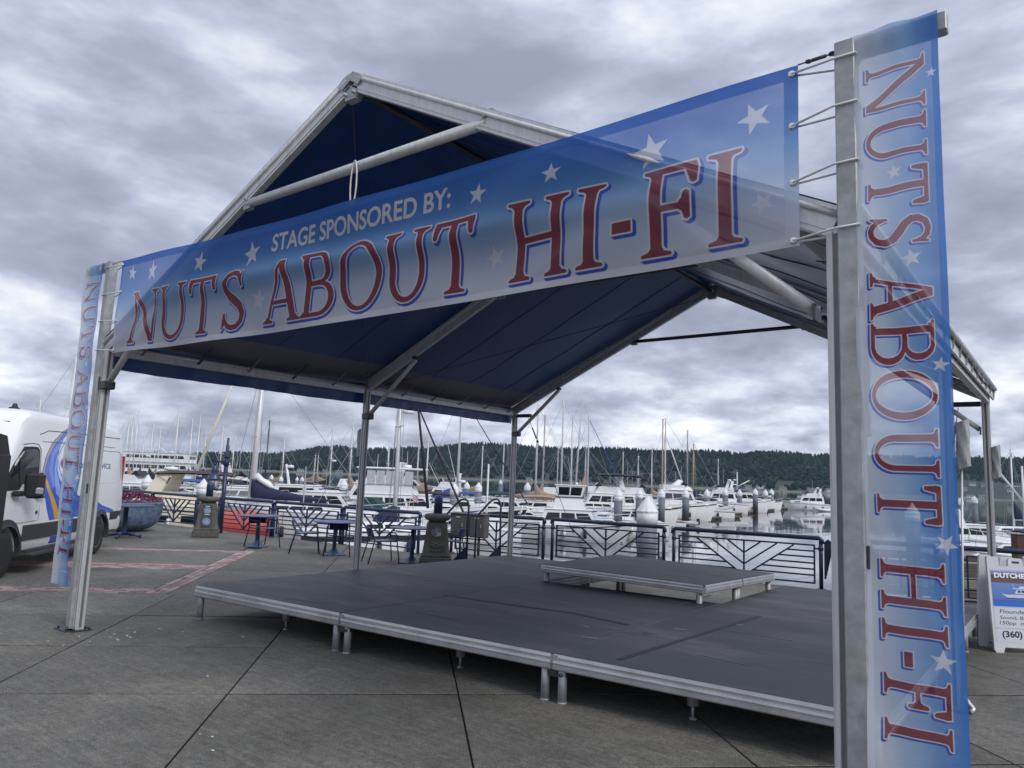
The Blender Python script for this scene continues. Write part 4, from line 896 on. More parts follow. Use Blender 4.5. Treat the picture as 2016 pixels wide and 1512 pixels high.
# ================================================================ HANDRAILS AND UTILITY BOXES
def handrail(lbl, pts_px, dd):
    P_ = on_z(*dd); n = Vector((CF.x, CF.y, 0)).normalized()
    def pl(px, py):
        d = ray(px, py); t = (P_-EYE).dot(n)/d.dot(n); return EYE+d*t
    t_ = thing('handrail', lbl, 'handrail', (P_.x, P_.y, 0), 0, 'black handrail hoops at the gangway head'); o = Vector((P_.x, P_.y, 0))
    w_ = [pl(*q)-o for q in pts_px]; w_[0].z = 0; w_[-1].z = 0
    m = MB(); m.path(w_, .022, 10); m.build('hoop', RAILD, t_)
    b_ = w_[-1]; a = w_[0]; d = (a-b_).normalized(); m = MB(); nn_ = Vector((-d.y, d.x, 0))*.01
    tri = [b_+Vector((0, 0, .02)), b_+d*.30+Vector((0, 0, .02)), b_+Vector((0, 0, .34))]; m.add([q+nn_ for q in tri]+[q-nn_ for q in tri], [(0, 1, 2), (5, 4, 3), (0, 3, 4, 1), (1, 4, 5, 2), (2, 5, 3, 0)]); m.build('gusset', RAILD, t_)
handrail('black tubular handrail hoop standing beside the pillar with the 38 disc', [(868, 1110), (871, 1040), (873, 1022), (880, 1012), (898, 992), (908, 984), (916, 982), (921, 987), (923, 997), (921, 1040), (918, 1108)], (890, 1106))
handrail('black tubular handrail hoop beside the back left tent leg', [(934, 1106), (937, 1040), (938, 1021), (943, 1012), (961, 992), (970, 984), (979, 982), (984, 988), (986, 998), (985, 1040), (984, 1106)], (955, 1102))
def ubox(lbl, px0, px1, py0, py1, off):
    a = RP['c0'] + Rd*off - Vector((-Rd.y, Rd.x, 0))*.10; dd = (a-EYE).dot(CF)
    t_ = thing('utility_box', lbl, 'utility box', (a.x, a.y, .40), math.atan2(Rd.y, Rd.x), 'grey utility boxes on the railing'); g_ = pm('grey_enclosure', (.10, .10, .098), .55, .2, .15, 6, dirt=(.06, .06, .055), dscale=4)
    m = MB(); m.bbox((-.20, -.13, 0), (.20, .08, .50), .012); m.build('body', g_, t_)
    m = MB(); m.bbox((-.185, -.142, .02), (.185, -.131, .48), .006); d_ = m.build('door', g_, t_)
    m = MB(); m.bbox((.10, -.165, .22), (.13, -.143, .30), .004); m.build('latch', CHROME, d_)
    m = MB(); m.bbox((-.06, -.146, .42), (.05, -.143, .45), .001); m.build('sticker', pm('pale_sticker', (.5, .5, .5), .6), d_)
    m = MB(); m.bbox((-.215, -.16, .50), (.215, .09, .53), .008); m.build('hood', g_, t_)
    m = MB(); m.tube((0, -.02, -.40), (0, -.02, 0), .03, n=8); m.build('stand', STEEL, t_)
ubox('left grey metal utility box mounted behind the first black handrail hoop', 890, 927, 1018, 1068, .34)
ubox('right grey metal utility box mounted behind the second black handrail hoop', 926, 966, 1020, 1064, .84)

# ================================================================ TABLES AND CHAIRS
def round_table(lbl, px, py, r_=.47, h=.70, rz=0):
    p = on_z(px, py); t_ = thing('cafe_table', lbl, 'table', (p.x, p.y, 0), rz, 'round blue cafe tables on the plaza')
    m = MB(); m.lathe([(.05, h-.022), (r_-.01, h-.022), (r_, h-.016), (r_, h-.004), (r_-.006, h), (.02, h)], n=36); m.build('table_top', TABB, t_)
    m = MB(); m.tube((0, 0, .06), (0, 0, h-.022), .042, n=14); m.lathe([(.12, h-.05), (.12, h-.022)], n=14); m.build('pedestal', TABB, t_)
    m = MB(); m.lathe([(.26, 0), (.265, .012), (.24, .022), (.14, .05), (.075, .10), (.045, .15)], n=26); m.build('base', TABB, t_)
    return t_
T1 = round_table('round blue cafe table nearest the stone pillar with two plaques', 505, 1076)
T2 = round_table('round blue cafe table just left of the mid left tent leg', 657, 1092)
T3 = round_table('round blue cafe table just right of the mid left tent leg at the stage edge', 810, 1108)
p = on_z(243, 1058); t_ = thing('pedestal_table', 'wide blue pedestal table on four splayed feet behind the van', 'table', (p.x, p.y, 0), .4)
m = MB(); m.lathe([(.1, .735), (.60, .735), (.615, .742), (.615, .758), (.60, .765), (.02, .765)], n=40); m.build('table_top', RAILB, t_)
m = MB(); m.lathe([(.065, .05), (.055, .12), (.055, .72), (.16, .735)], n=14); m.build('pedestal', RAILB, t_)
for k in range(4):
    a = R(90*k+20); m = MB(); m.path([(.04*math.cos(a), .04*math.sin(a), .11), (.2*math.cos(a), .2*math.sin(a), .075), (.40*math.cos(a), .40*math.sin(a), .045)], .034, 8); m.tube((.38*math.cos(a), .38*math.sin(a), 0), (.38*math.cos(a), .38*math.sin(a), .05), .03, n=8); m.build('foot', RAILB, t_)
def chair(lbl, px, py, rz):
    p = on_z(px, py); t_ = thing('cafe_chair', lbl, 'chair', (p.x, p.y, 0), rz, 'blue metal cafe chairs'); w_, d_ = .23, .22
    m = MB(); m.grid(lambda a, c: (-w_+.03+(2*w_-.06)*a, -d_+2*d_*c, .44-.018*math.sin(math.pi*a)-.02*(1-c)**2+.0), 8, 6); m.grid(lambda a, c: (-w_+.03+(2*w_-.06)*a, -d_+2*d_*c, .43-.018*math.sin(math.pi*a)-.02*(1-c)**2), 8, 6); m.build('seat', TABB, t_)
    m = MB(); m.grid(lambda a, c: (-w_+.03+(2*w_-.06)*a, -d_-.03-.055*c+.03*math.cos(math.pi*(a-.5))*-1, .51+.16*c), 8, 4); m.grid(lambda a, c: (-w_+.03+(2*w_-.06)*a, -d_-.042-.055*c+.03*math.cos(math.pi*(a-.5))*-1, .51+.16*c), 8, 4); m.build('backrest', RAILB, t_)
    for s in (-1, 1):
        m = MB(); m.path([(s*(w_+.04), d_+.05, 0), (s*w_, d_-.0, .40), (s*w_, d_-.01, .55), (s*w_, d_-.06, .595), (s*w_, -d_+.02, .60)], .013, 8); m.build('front_leg', RAILB, t_)
        m = MB(); m.path([(s*(w_+.03), -d_-.13, 0), (s*w_, -d_-.02, .43), (s*w_, -d_-.03, .50), (s*(w_-.015), -d_-.09, .675)], .013, 8); m.build('rear_leg', RAILB, t_)
        m = MB(); m.tube((s*w_, d_, .425), (s*w_, -d_-.02, .425), .011, n=6); m.build('side_rail', RAILB, t_)
    m = MB(); m.tube((-(w_-.015), -d_-.09, .675), (w_-.015, -d_-.09, .675), .012, n=6); m.build('top_rail', RAILB, t_)
def toward(px, py, T): p = on_z(px, py); d = T.location-p; return math.atan2(d.y, d.x)-R(90)
chair('blue metal chair tucked under the table nearest the two plaque pillar', 517, 1077, toward(517, 1078, T1)+R(180))
chair('blue metal chair standing alone left of the middle table, back to the water', 602, 1088, toward(602, 1088, T2)+.55)
chair('blue metal chair tucked under the middle cafe table', 663, 1094, toward(661, 1096, T2)+R(172))
chair('blue metal armchair seen side on between the mid left tent leg and the table', 752, 1107, toward(752, 1107, T3)+.25)
chair('blue metal chair in front of the pillar with the 38 disc', 880, 1105, toward(880, 1105, T3)-.9)

# ================================================================ PLANTER
p = on_z(250, 1043); t_ = thing('planter', 'large mottled blue bowl planter filled with magenta flowers behind the van', 'planter', (p.x, p.y, 0))
BOWL = pm('mottled_blue_glaze', (.085, .125, .20), .55, 0, .5, 9, .15, 30, dirt=(.20, .25, .33), dscale=7, damt=.6)
m = MB(); m.lathe([(.42, .02), (.58, .08), (.73, .22), (.80, .42), (.825, .62), (.85, .72), (.855, .745), (.83, .75), (.79, .73), (.77, .68)], n=48); m.build('bowl', BOWL, t_)
m = MB(); m.lathe([(.02, .69), (.78, .69)], n=24); m.build('soil', pm('planter_soil', (.03, .024, .018), .95, 0, .3, 20), t_)
fl = MB(); rg = random.Random(11)
for k in range(1500):
    a = rg.uniform(0, 6.28); q = .80*math.sqrt(rg.random()); z = .74+.22*(1-(q/.85)**2)+rg.uniform(-.03, .05); s = rg.uniform(.012, .028)
    c = Vector((q*math.cos(a), q*math.sin(a), z)); u_ = Vector((rg.gauss(0, 1), rg.gauss(0, 1), rg.gauss(0, 1))).normalized(); w_ = u_.orthogonal().normalized(); mm_ = 0 if rg.random() < .72 else 1
    fl.add([c+u_*s, c+w_*s, c-u_*s, c-w_*s], [(0, 1, 2, 3)], mm_)
o = fl.build('flowers', [pm('magenta_petals', (.20, .018, .09), .7, 0, .35, 60), pm('planter_leaves', (.03, .06, .02), .7, 0, .3, 40)], t_, recalc=False); o['kind'] = 'stuff'

# ================================================================ SANDWICH BOARD AT THE RIGHT EDGE
sx0 = on_z(1957, 1284); rdir = Vector((CR.x, CR.y, 0)).normalized(); rdir = (Matrix.Rotation(R(-4), 3, 'Z') @ rdir)
t_ = thing('sandwich_board', 'white plastic A frame sign with a boat picture and handwritten trip prices', 'sign', (sx0.x, sx0.y, 0), math.atan2(rdir.y, rdir.x))
SW, SH, SS = .64, 1.07, 700
hh, ww = int(.83*SS), int(.58*SS); tv = np.repeat(np.linspace(0, 1, hh)[:, None], ww, 1); img = np.ones((hh, ww, 4), np.float32); img[..., :3] = (.80, .81, .85)
Y0 = .95  # top of the printed area, metres above ground; x from .03
def zz(z): return int((Y0-z)*SS)
def px_(x): return int((x-.03)*SS)
def paintrect(z1, z0, c0, c1): 
    n = zz(z0)-zz(z1); img[zz(z1):zz(z0), :, :3] = lerp_cols(np.repeat(np.linspace(0, 1, n)[:, None], ww, 1), [(0, c0), (1, c1)])
paintrect(.93, .90, (214, 205, 215), (150, 160, 190)); paintrect(.90, .865, (96, 128, 190), (120, 130, 160)); paintrect(.865, .775, (88, 66, 62), (112, 84, 84)); paintrect(.775, .585, (104, 136, 196), (84, 116, 186)); paintrect(.585, .54, (62, 96, 160), (60, 110, 200)); paintrect(.54, .51, (30, 108, 204), (30, 108, 204))
mk = np.zeros((hh, ww), bool); fill(mk, [[(.13, .655), (.20, .645), (.50, .655), (.57, .66), (.52, .615), (.20, .610)]], .03, Y0, SS); paint(img, mk, (196, 204, 222))
mk[:] = False
for q in ([(.28, .66), (.45, .66), (.44, .705), (.30, .705)], [(.26, .712), (.48, .712), (.48, .72), (.26, .72)], [(.33, .72), (.42, .72), (.41, .745), (.34, .745)], [(.28, .72), (.285, .72), (.26, .77), (.256, .77)]): fill(mk, [q], .03, Y0, SS)
paint(img, mk, (206, 212, 226)); mk[:] = False
for q in ([(.31, .672), (.345, .672), (.345, .698), (.315, .698)], [(.355, .672), (.395, .672), (.395, .698), (.355, .698)], [(.15, .60), (.55, .605), (.50, .612), (.2, .611)], [(.46, .66), (.52, .66), (.51, .70), (.48, .70)]): fill(mk, [q], .03, Y0, SS)
paint(img, mk, (52, 74, 112)); mk[:] = False
put_text(mk, 'DUTCHESS', .065, .835, .050, .03, Y0, SS, bold=.05, width=.42); paint(img, shift(mk, 2, 2), (40, 44, 70)); paint(img, mk, (232, 235, 242)); mk[:] = False
put_text(mk, 'Flounder fr', .085, .435, .042, .03, Y0, SS, bold=.0, width=.40, shear=.15); put_text(mk, 'Sound, BBQ', .085, .372, .036, .03, Y0, SS, width=.36, shear=.12); put_text(mk, '150pp  min 4', .065, .312, .038, .03, Y0, SS, width=.42, shear=.14); paint(img, mk, (30, 32, 52)); mk[:] = False
put_text(mk, '(360) 89', .095, .175, .065, .03, Y0, SS, bold=.03, width=.36); paint(img, mk, (26, 28, 44)); img[zz(.272):zz(.266), :, :3] = .62; img[zz(.507):zz(.50), :, :3] = .66; img = soften(img)
SIGN_ART = image_from('sandwich_board_artwork', img)
sm_ = D.materials.new('sandwich_board_print'); sm_.use_nodes = True; t = sm_.node_tree; ti = t.nodes.new('ShaderNodeTexImage'); ti.image = SIGN_ART; uvn = t.nodes.new('ShaderNodeUVMap'); t.links.new(uvn.outputs[0], ti.inputs[0]); t.links.new(ti.outputs[0], t.nodes['Principled BSDF'].inputs['Base Color']); t.nodes['Principled BSDF'].inputs['Roughness'].default_value = .35
PLAST = pm('white_plastic', (.62, .63, .66), .42, 0, .06, 5, dirt=(.4, .4, .38), dscale=3, damt=.4)
for nm, yo, sgn in (('front_board', 0.0, 1), ('rear_board', .34, -1)):
    m = MB(); m.prism([(.02, 0), (.10, 0), (.12, .06), (SW-.12, .06), (SW-.10, 0), (SW-.02, 0), (SW, .03), (SW, SH-.02), (SW-.01, SH), (SW-.13, SH), (SW-.135, SH-.105), (.405, SH-.105), (.40, SH-.03), (.38, SH-.012), (.26, SH-.012), (.24, SH-.03), (.235, SH-.105), (.135, SH-.105), (.13, SH), (.01, SH), (0, SH-.02), (0, .03)], -.018, .018)
    o = m.build(nm, PLAST, t_); o.rotation_euler = (R(-5)*sgn, 0, 0); o.location = (0, yo, 0)
    if sgn > 0:
        m = MB(); m.bbox((.275, -.0195, SH-.075), (.365, .0195, SH-.04), .006); h_ = m.build('handle_slot', STEEL, o)
        c_ = cloth_obj('poster', lambda a, c: (.03+.58*a, -.0205, .12+.83*c), 2, 2, sm_, o)

# ================================================================ TIMBER BEHIND THE RIGHT RAILING
TIM = pm('wet_timber', (.085, .070, .055), .85, 0, .3, 5, .4, 18, dirt=(.16, .15, .12), dscale=2, stretch=(1, 6, 6)); TIMP = pm('pale_timber', (.20, .18, .15), .85, 0, .25, 5, .3, 18, stretch=(1, 6, 6))
a = on_z(1880, 1150, .2); b_ = on_z(2060, 1160, .2); nd = Vector((CF.x, CF.y, 0)).normalized()
t_ = thing('timber_bulkhead', 'stack of heavy dark timber beams seen through the far right picket railing', 'timber', (a.x, a.y, 0), math.atan2((b_-a).y, (b_-a).x)); t_.location += nd*2.0
for k, (z, hh_, mm_) in enumerate(((.50, .10, TIM), (.34, .12, TIM), (.20, .10, TIM), (.02, .16, TIMP), (-.18, .14, TIM), (-.42, .18, TIM), (-.75, .2, TIM))):
    m = MB(); m.bbox((-.55, -.1-.04*k, z-hh_/2), (3.6, .12, z+hh_/2), .01)
    o = m.build('beam', mm_, t_); m = MB()
    for q in range(6): m.tube((-.4+q*.75, -.11-.04*k, z), (-.4+q*.75, -.10-.04*k, z), .03, n=6)
    m.build('bolts', STEEL, o)['kind'] = 'stuff'
for q in (-.35, .9, 2.3): m = MB(); m.bbox((q-.12, .13, -3.2), (q+.12, .37, .55), .02); m.build('upright', TIM, t_)
pp = on_z(2012, 1150) + Vector((0, 0, 0)); t_ = thing('timber_post', 'brown square timber post behind the A frame sign at the right edge', 'post', (pp.x, pp.y, 0), .5)
m = MB(); m.bbox((-.12, -.12, 0), (.12, .12, 1.0), .012); m.build('shaft', pm('brown_stain', (.085, .045, .035), .75, 0, .2, 4, stretch=(5, 5, .6)), t_); m = MB(); m.bbox((-.13, -.13, 1.0), (.13, .13, 1.02), .006); m.build('cap', STEEL, t_)
p0_ = RP['e1']+Rd*.55+Vector((0, .5, 0)); t_ = thing('leaning_pile', 'dark timber pile leaning beside the front right tent leg', 'pile', (p0_.x, p0_.y, -2.8))
m = MB(); m.tube((-.1, 0, 0), (.28, .25, 3.25), .12, .11, n=12); m.build('trunk', TIM, t_)

# ================================================================ BLACK CABINET AT THE LEFT EDGE
p = at(-38, 9.5, 0); t_ = thing('black_cabinet', 'black metal cabinet on legs with a pitched lid at the left edge beside the van', 'cabinet', (p.x, p.y, 0), math.atan2(CR.y, CR.x)+.25)
BK = pm('black_painted_steel', (.012, .012, .014), .5, .2, .25, 8, dirt=(.03, .022, .016), dscale=5)
m = MB(); m.bbox((-.35, -.12, .62), (.245, .28, 1.80), .01); m.build('body', BK, t_)
m = MB(); m.prism([(-.14, 1.80), (.26, 1.80), (.10, 2.05), (-.14, 2.07)], -.35, .235, 'x'); m.build('lid', BK, t_)
for x in (-.30, .0):
    for y in (-.08, .24): m = MB(); m.tube((x, y, 0), (x, y, .63), .03, n=8); m.build('leg', BK, t_)
m = MB(); m.path([(.16, -.125, 1.42), (.17, -.15, 1.25), (.20, -.17, 1.12), (.24, -.15, 1.06), (.27, -.12, 1.10), (.25, -.13, 1.16), (.21, -.16, 1.10)], .008, 5); m.build('wire', pm('rusty_wire', (.10, .05, .035), .8), t_)

# ================================================================ WHITE VAN
VH = R(-43.67); vr = on_z(185, 1091); van = thing('cargo_van', 'white high roof cargo van with blue and gold swoosh graphics', 'van', (vr.x, vr.y, 0), VH)
YL, VWD = .04, 1.92; YC = YL-VWD/2
tops = [(-1.16, 2.36), (-1.10, 2.47), (-.9, 2.53), (2.2, 2.55), (2.75, 2.54), (3.05, 2.44), (3.35, 2.06), (3.62, 1.62), (3.80, 1.30), (3.95, 1.20), (4.2, 1.10), (4.38, .96), (4.46, .72)]
def ring(x, n_=0):
    zt = np.interp(x, [q[0] for q in tops], [q[1] for q in tops]); zb = .36 if x < 4.2 else .30
    hw = (VWD/2)*np.interp(x, [-1.16, -1.0, 3.2, 3.9, 4.3, 4.46], [.965, 1.0, 1.0, .97, .90, .78]); pts = []
    for f in (0, .05, .14, .24, .32, .36, .44, .55, .66, .76, .85, .92, .965, 1.0):
        z = zb+(zt-zb)*f; w_ = hw*np.interp(z, [.3, .6, .95, 1.28, 1.34, 2.1, 2.55], [.985, 1, 1.0, .985, .965, .905, .86])
        w_ *= np.interp(f, [0, .05, .9, .95, .98, 1.0], [.96, 1, 1, .975, .93, .80]); pts.append((w_, z))
    pts.append((0, zt+.02)); L_ = [(x, YC+w_, z) for w_, z in pts]; R_ = [(x, YC-w_, z) for w_, z in pts[-2::-1]]
    return L_+R_
xs = [-1.16, -1.13, -1.08, -.98, -.6, 0, .6, 1.2, 1.8, 2.3, 2.75, 2.95, 3.1, 3.3, 3.5, 3.65, 3.8, 3.95, 4.1, 4.25, 4.36, 4.43, 4.46]
PR_S, PX0, PX1, PZ0, PZ1 = 240, -1.2, 3.0, .30, 2.45
hh, ww = int((PZ1-PZ0)*PR_S), int((PX1-PX0)*PR_S); img = np.zeros((hh, ww, 4), np.float32); mk = np.zeros((hh, ww), bool)
def vp(mask, pts): fill(mask, [[(PX1+PX0-x, z) for x, z in pts]], PX0, PZ1, PR_S)       # drawn mirrored: nose to the left
def vpaint(pts, col): mk[:] = False; vp(mk, pts); img[mk, :3] = np.array(col, np.float32)/255; img[mk, 3] = 1
Lc = [(2.16, .77), (2.30, .98), (2.46, 1.31), (2.49, 1.56), (2.39, 1.80), (2.18, 2.04), (1.79, 2.25), (1.45, 2.36)]; Rc = [(1.25, 2.34), (1.50, 2.28), (1.75, 2.12), (1.89, 1.94), (1.92, 1.77), (1.82, 1.56), (1.51, 1.37), (1.10, 1.15), (.7, 1.08), (.32, 1.05), (-.03, .93), (-.63, .82), (-.64, .77), (.3, .77)]
vpaint(Lc+Rc, (28, 78, 190)); vpaint([(2.05, .50), (1.55, .50), (1.6, .38), (2.0, .38)], (24, 62, 165))
vpaint([(2.10, 1.30), (2.25, 1.62), (2.15, 1.88), (1.8, 2.12), (1.75, 2.08), (2.06, 1.84), (2.12, 1.62), (1.95, 1.35)], (70, 124, 226)); vpaint([(1.98, 1.2), (2.05, 1.62), (1.98, 1.82), (1.7, 2.1), (1.67, 2.07), (1.93, 1.8), (1.98, 1.62), (1.75, 1.15), (1.2, .85), (1.3, .83)], (120, 160, 232)); vpaint([(1.86, 1.45), (1.95, 1.62), (1.93, 1.75), (1.88, 1.62), (1.7, 1.4), (1.2, 1.12), (1.22, 1.1)], (190, 208, 240))
vpaint([(1.95, .77), (2.14, 1.05), (2.32, 1.31), (2.44, 1.56), (2.405, 1.56), (2.20, 1.31), (1.97, 1.05), (1.74, .77)], (205, 152, 46)); vpaint([(2.44, 1.56), (2.34, 1.80), (2.13, 2.03), (1.76, 2.235), (1.45, 2.345), (1.76, 2.22), (2.11, 2.01), (2.31, 1.79), (2.405, 1.56)], (205, 160, 80))
vpaint([(2.49, 1.56), (2.39, 1.80), (2.18, 2.04), (1.79, 2.25), (1.45, 2.36), (1.42, 2.345), (1.77, 2.235), (2.15, 2.02), (2.35, 1.79), (2.455, 1.56)], (92, 108, 138))
oc = (1.60, 1.71); vpaint([(oc[0]+.245*math.cos(a*.2), oc[1]+.112*math.sin(a*.2)) for a in range(32)], (16, 34, 92)); vpaint([(oc[0]+.225*math.cos(a*.2), oc[1]+.098*math.sin(a*.2)) for a in range(32)], (220, 226, 238)); vpaint([(oc[0]+.215*math.cos(a*.2), oc[1]+.090*math.sin(a*.2)) for a in range(32)], (16, 34, 92))
def vtext(s, x, z, h, w_, col, **k):
    mk[:] = False; put_text(mk, s, PX1+PX0-x, z, h, PX0, PZ1, PR_S, width=w_, **k); img[mk, :3] = np.array(col, np.float32)/255; img[mk, 3] = 1
vtext('Ford', oc[0]+.15, oc[1]-.045, .095, .30, (232, 235, 242), shear=.3, bold=.01); vtext('MOBILE SERVICE', 1.28, 1.635, .095, 1.70, (26, 40, 92), bold=.03); vtext('Ford', .33, 1.475, .075, .26, (120, 130, 150)); mk[:] = False
img[..., :3] = np.where(img[..., 3:4] > 0, img[..., :3], .7); img = soften(img); VAN_ART = image_from('van_side_artwork', img)
vm = D.materials.new('van_white_paint'); vm.use_nodes = True; t = vm.node_tree; b = t.nodes['Principled BSDF']; b.inputs['Roughness'].default_value = .22; b.inputs['Coat Weight'].default_value = .6; b.inputs['Coat Roughness'].default_value = .08
tcn = t.nodes.new('ShaderNodeTexCoord'); sp = t.nodes.new('ShaderNodeSeparateXYZ'); t.links.new(tcn.outputs['Object'], sp.inputs[0]); cb = t.nodes.new('ShaderNodeCombineXYZ')
def mr(i, f0, f1, t0, t1):
    n = t.nodes.new('ShaderNodeMapRange'); n.clamp = False; n.inputs['From Min'].default_value = f0; n.inputs['From Max'].default_value = f1; n.inputs['To Min'].default_value = t0; n.inputs['To Max'].default_value = t1; t.links.new(i, n.inputs[0]); return n.outputs[0]
t.links.new(mr(sp.outputs[0], PX0, PX1, 1, 0), cb.inputs[0]); t.links.new(mr(sp.outputs[2], PZ0, PZ1, 0, 1), cb.inputs[1])
ti = t.nodes.new('ShaderNodeTexImage'); ti.image = VAN_ART; ti.extension = 'CLIP'; t.links.new(cb.outputs[0], ti.inputs[0]); sep2 = t.nodes.new('ShaderNodeSeparateXYZ'); t.links.new(tcn.outputs['Object'], sep2.inputs[0])
yy = t.nodes.new('ShaderNodeMath'); yy.operation = 'GREATER_THAN'; t.links.new(sp.outputs[1], yy.inputs[0]); yy.inputs[1].default_value = YC+.3
al = t.nodes.new('ShaderNodeMath'); al.operation = 'MULTIPLY'; t.links.new(yy.outputs[0], al.inputs[0]); t.links.new(ti.outputs[1], al.inputs[1])
mxn = t.nodes.new('ShaderNodeMixRGB'); t.links.new(al.outputs[0], mxn.inputs[0]); mxn.inputs[1].default_value = (.74, .75, .77, 1); t.links.new(ti.outputs[0], mxn.inputs[2]); t.links.new(mxn.outputs[0], b.inputs['Base Color'])
WB_ = 3.49
bm_ = MB(); bm_.loft([ring(x) for x in xs]); body = bm_.build('body', vm, van)
cut = MB()
for wx in (0, WB_): cut.tube((wx, YL+.2, .345), (wx, YL-.42, .345), .425, n=32)
co = cut.build('cutter', vm); co.matrix_world = Matrix.Translation(van.location) @ Matrix.Rotation(VH, 4, 'Z'); bpy.context.view_layer.update()
md = body.modifiers.new('arch', 'BOOLEAN'); md.object = co; md.operation = 'DIFFERENCE'; md.solver = 'EXACT'
dg = bpy.context.evaluated_depsgraph_get(); me2 = D.meshes.new_from_object(body.evaluated_get(dg)); body.modifiers.clear(); body.data = me2; D.objects.remove(co)
for pl_ in me2.polygons: pl_.use_smooth = True
me2.set_sharp_from_angle(angle=R(38)) if hasattr(me2, 'set_sharp_from_angle') else None
def sideY(x, z):
    zt = np.interp(x, [q[0] for q in tops], [q[1] for q in tops]); f = (z-.36)/(zt-.36); hw = (VWD/2)*np.interp(x, [-1.16, -1.0, 3.2, 3.9, 4.3, 4.46], [.965, 1.0, 1.0, .97, .90, .78])
    return YC+hw*np.interp(z, [.3, .6, .95, 1.28, 1.34, 2.1, 2.55], [.985, 1, 1.0, .985, .965, .905, .86])*np.interp(f, [0, .05, .9, .95, .98, 1.0], [.96, 1, 1, .975, .93, .80])
def panel(name, pts, off, th, mat, par=None, n=8):
    """a plate following the van's flank: outline (x,z)"""
    m = MB(); k = len(pts); o_ = [(x, sideY(x, z)+off, z) for x, z in pts]; i_ = [(x, sideY(x, z)+off-th, z) for x, z in pts]
    m.add(o_+i_, [tuple(range(k)), tuple(range(2*k-1, k-1, -1))]+[(i, (i+1)%k, k+(i+1)%k, k+i) for i in range(k)]); return m.build(name, mat, par or van)
PLB = pm('grey_black_cladding', (.035, .036, .040), .55, 0, .15, 10)
def strip(name, x0, x1, z0, z1, off=.018):
    m = MB(); n = max(2, int((x1-x0)/.15))
    m.loft([[(x, sideY(x, z0)-.03, z0), (x, sideY(x, z0)+off, z0+.01), (x, sideY(x, z1)+off, z1-.02), (x, sideY(x, z1)-.03, z1)] for x in [x0+(x1-x0)*k/n for k in range(n+1)]], smooth=False); return m.build(name, PLB, van)
strip('side_cladding', .47, WB_-.47, .50, .76); strip('side_cladding', -1.06, -.47, .36, .80)
for wx in (0, WB_):
    m = MB(); m.loft([[(wx+r_*math.cos(a), YL+o-.02 if r_ > .44 else YL+o, .345+r_*math.sin(a)) for r_, o in ((.42, -.06), (.42, .022), (.45, .026), (.52, .018), (.52, -.06))] for a in [R(-8+196*k/22) for k in range(23)]], smooth=False); m.build('wheel_arch', PLB, van)
    m = MB(); m.tube((wx, YL-.05, .345), (wx, YL-.40, .345), .43, n=28, cap=True); 
    w_ = MB(); w_.lathe([(.22, -.11), (.31, -.115), (.335, -.09), (.343, -.04), (.343, .04), (.335, .09), (.31, .115), (.22, .11)], n=36); ty = w_.build('wheel', BLACK, van); ty.location = (wx, YL-.135, .343); ty.rotation_euler = (R(-90), 0, 0)
    w_ = MB(); w_.lathe([(.215, .02), (.22, .10), (.205, .108), (.185, .07), (.16, .02), (.10, .01), (.08, .05), (.06, .075), (.02, .08)] if wx else [(.215, .02), (.22, .105), (.20, .112), (.175, .02), (.14, -.03), (.10, -.035), (.085, .01), (.05, .02), (.01, .02)], n=32); rm = w_.build('rim', CHROME, ty)
    w_ = MB()
    for k in range(8 if wx else 6):
        a = 2*math.pi*k/(8 if wx else 6); w_.lathe([(.035, .0), (.035, .03), (.008, .035)], (.145*math.cos(a), .145*math.sin(a), .02 if wx else -.03), 10)
    w_.build('wheel_studs', CHROME if wx else STEEL, ty)['kind'] = 'stuff'
m = MB(); m.bar((.55, YL-.06, .33), (2.85, YL-.06, .33), .16, .05); m.bar((2.2, YL+.06, .30), (3.0, YL+.06, .30), .20, .03); m.build('side_step', PLB, van)
panel('door_window', [(2.63, 1.42), (2.62, 1.86), (2.68, 1.91), (2.80, 1.915), (3.05, 1.90), (3.36, 1.62), (3.56, 1.36), (3.54, 1.33), (2.68, 1.33)], .006, .02, GLASS)
panel('window_surround', [(2.58, 1.36), (2.575, 1.90), (2.65, 1.955), (2.82, 1.96), (3.10, 1.945), (3.42, 1.64), (3.66, 1.32), (3.60, 1.285), (2.66, 1.285)], .002, .02, BLACK)
panel('window_divider', [(3.17, 1.33), (3.20, 1.78), (3.225, 1.755), (3.20, 1.33)], .012, .02, BLACK)
SEAM = pm('panel_gap', (.12, .125, .135), .8)
def seam(pts, wd=.007, name='door_seam'):
    m = MB(); m.path([(x, sideY(x, z)+.001, z) for x, z in pts], wd, 5); return m.build(name, SEAM, van)
seam([(2.56, .42), (2.55, .9), (2.54, 1.5), (2.55, 1.92), (2.64, 2.0), (2.85, 2.01), (3.12, 1.98)]); seam([(2.50, 2.05), (1.5, 2.06), (.2, 2.06), (-.64, 2.06)], .005, 'body_crease'); seam([(2.60, 2.16), (2.3, 2.235), (1.5, 2.25), (-.9, 2.255)], .007, 'roof_gutter'); seam([(3.30, .80), (3.1, .79), (2.62, .80)], .005, 'body_crease')
seam([(1.15, .78), (1.15, 1.30), (1.16, 2.05)], .004); seam([(-.95, .85), (-.97, 1.35), (-.95, 1.92), (-.86, 1.98), (.25, 1.98)], .005, 'body_crease'); seam([(-.93, 1.38), (-.2, 1.34), (.4, 1.35)], .005, 'body_crease')
m = MB(); m.path([(2.72, YL+.015, 1.16), (2.66, YL+.035, 1.165), (2.52, YL+.035, 1.165), (2.49, YL+.015, 1.16)], .017, 8); m.build('door_handle', BLACK, van); m = MB(); m.lathe([(.03, 0), (.03, .008)], n=12); o = m.build('lock', STEEL, van); o.location = (2.64, YL+.002, .93); o.rotation_euler = (R(-90), 0, 0)
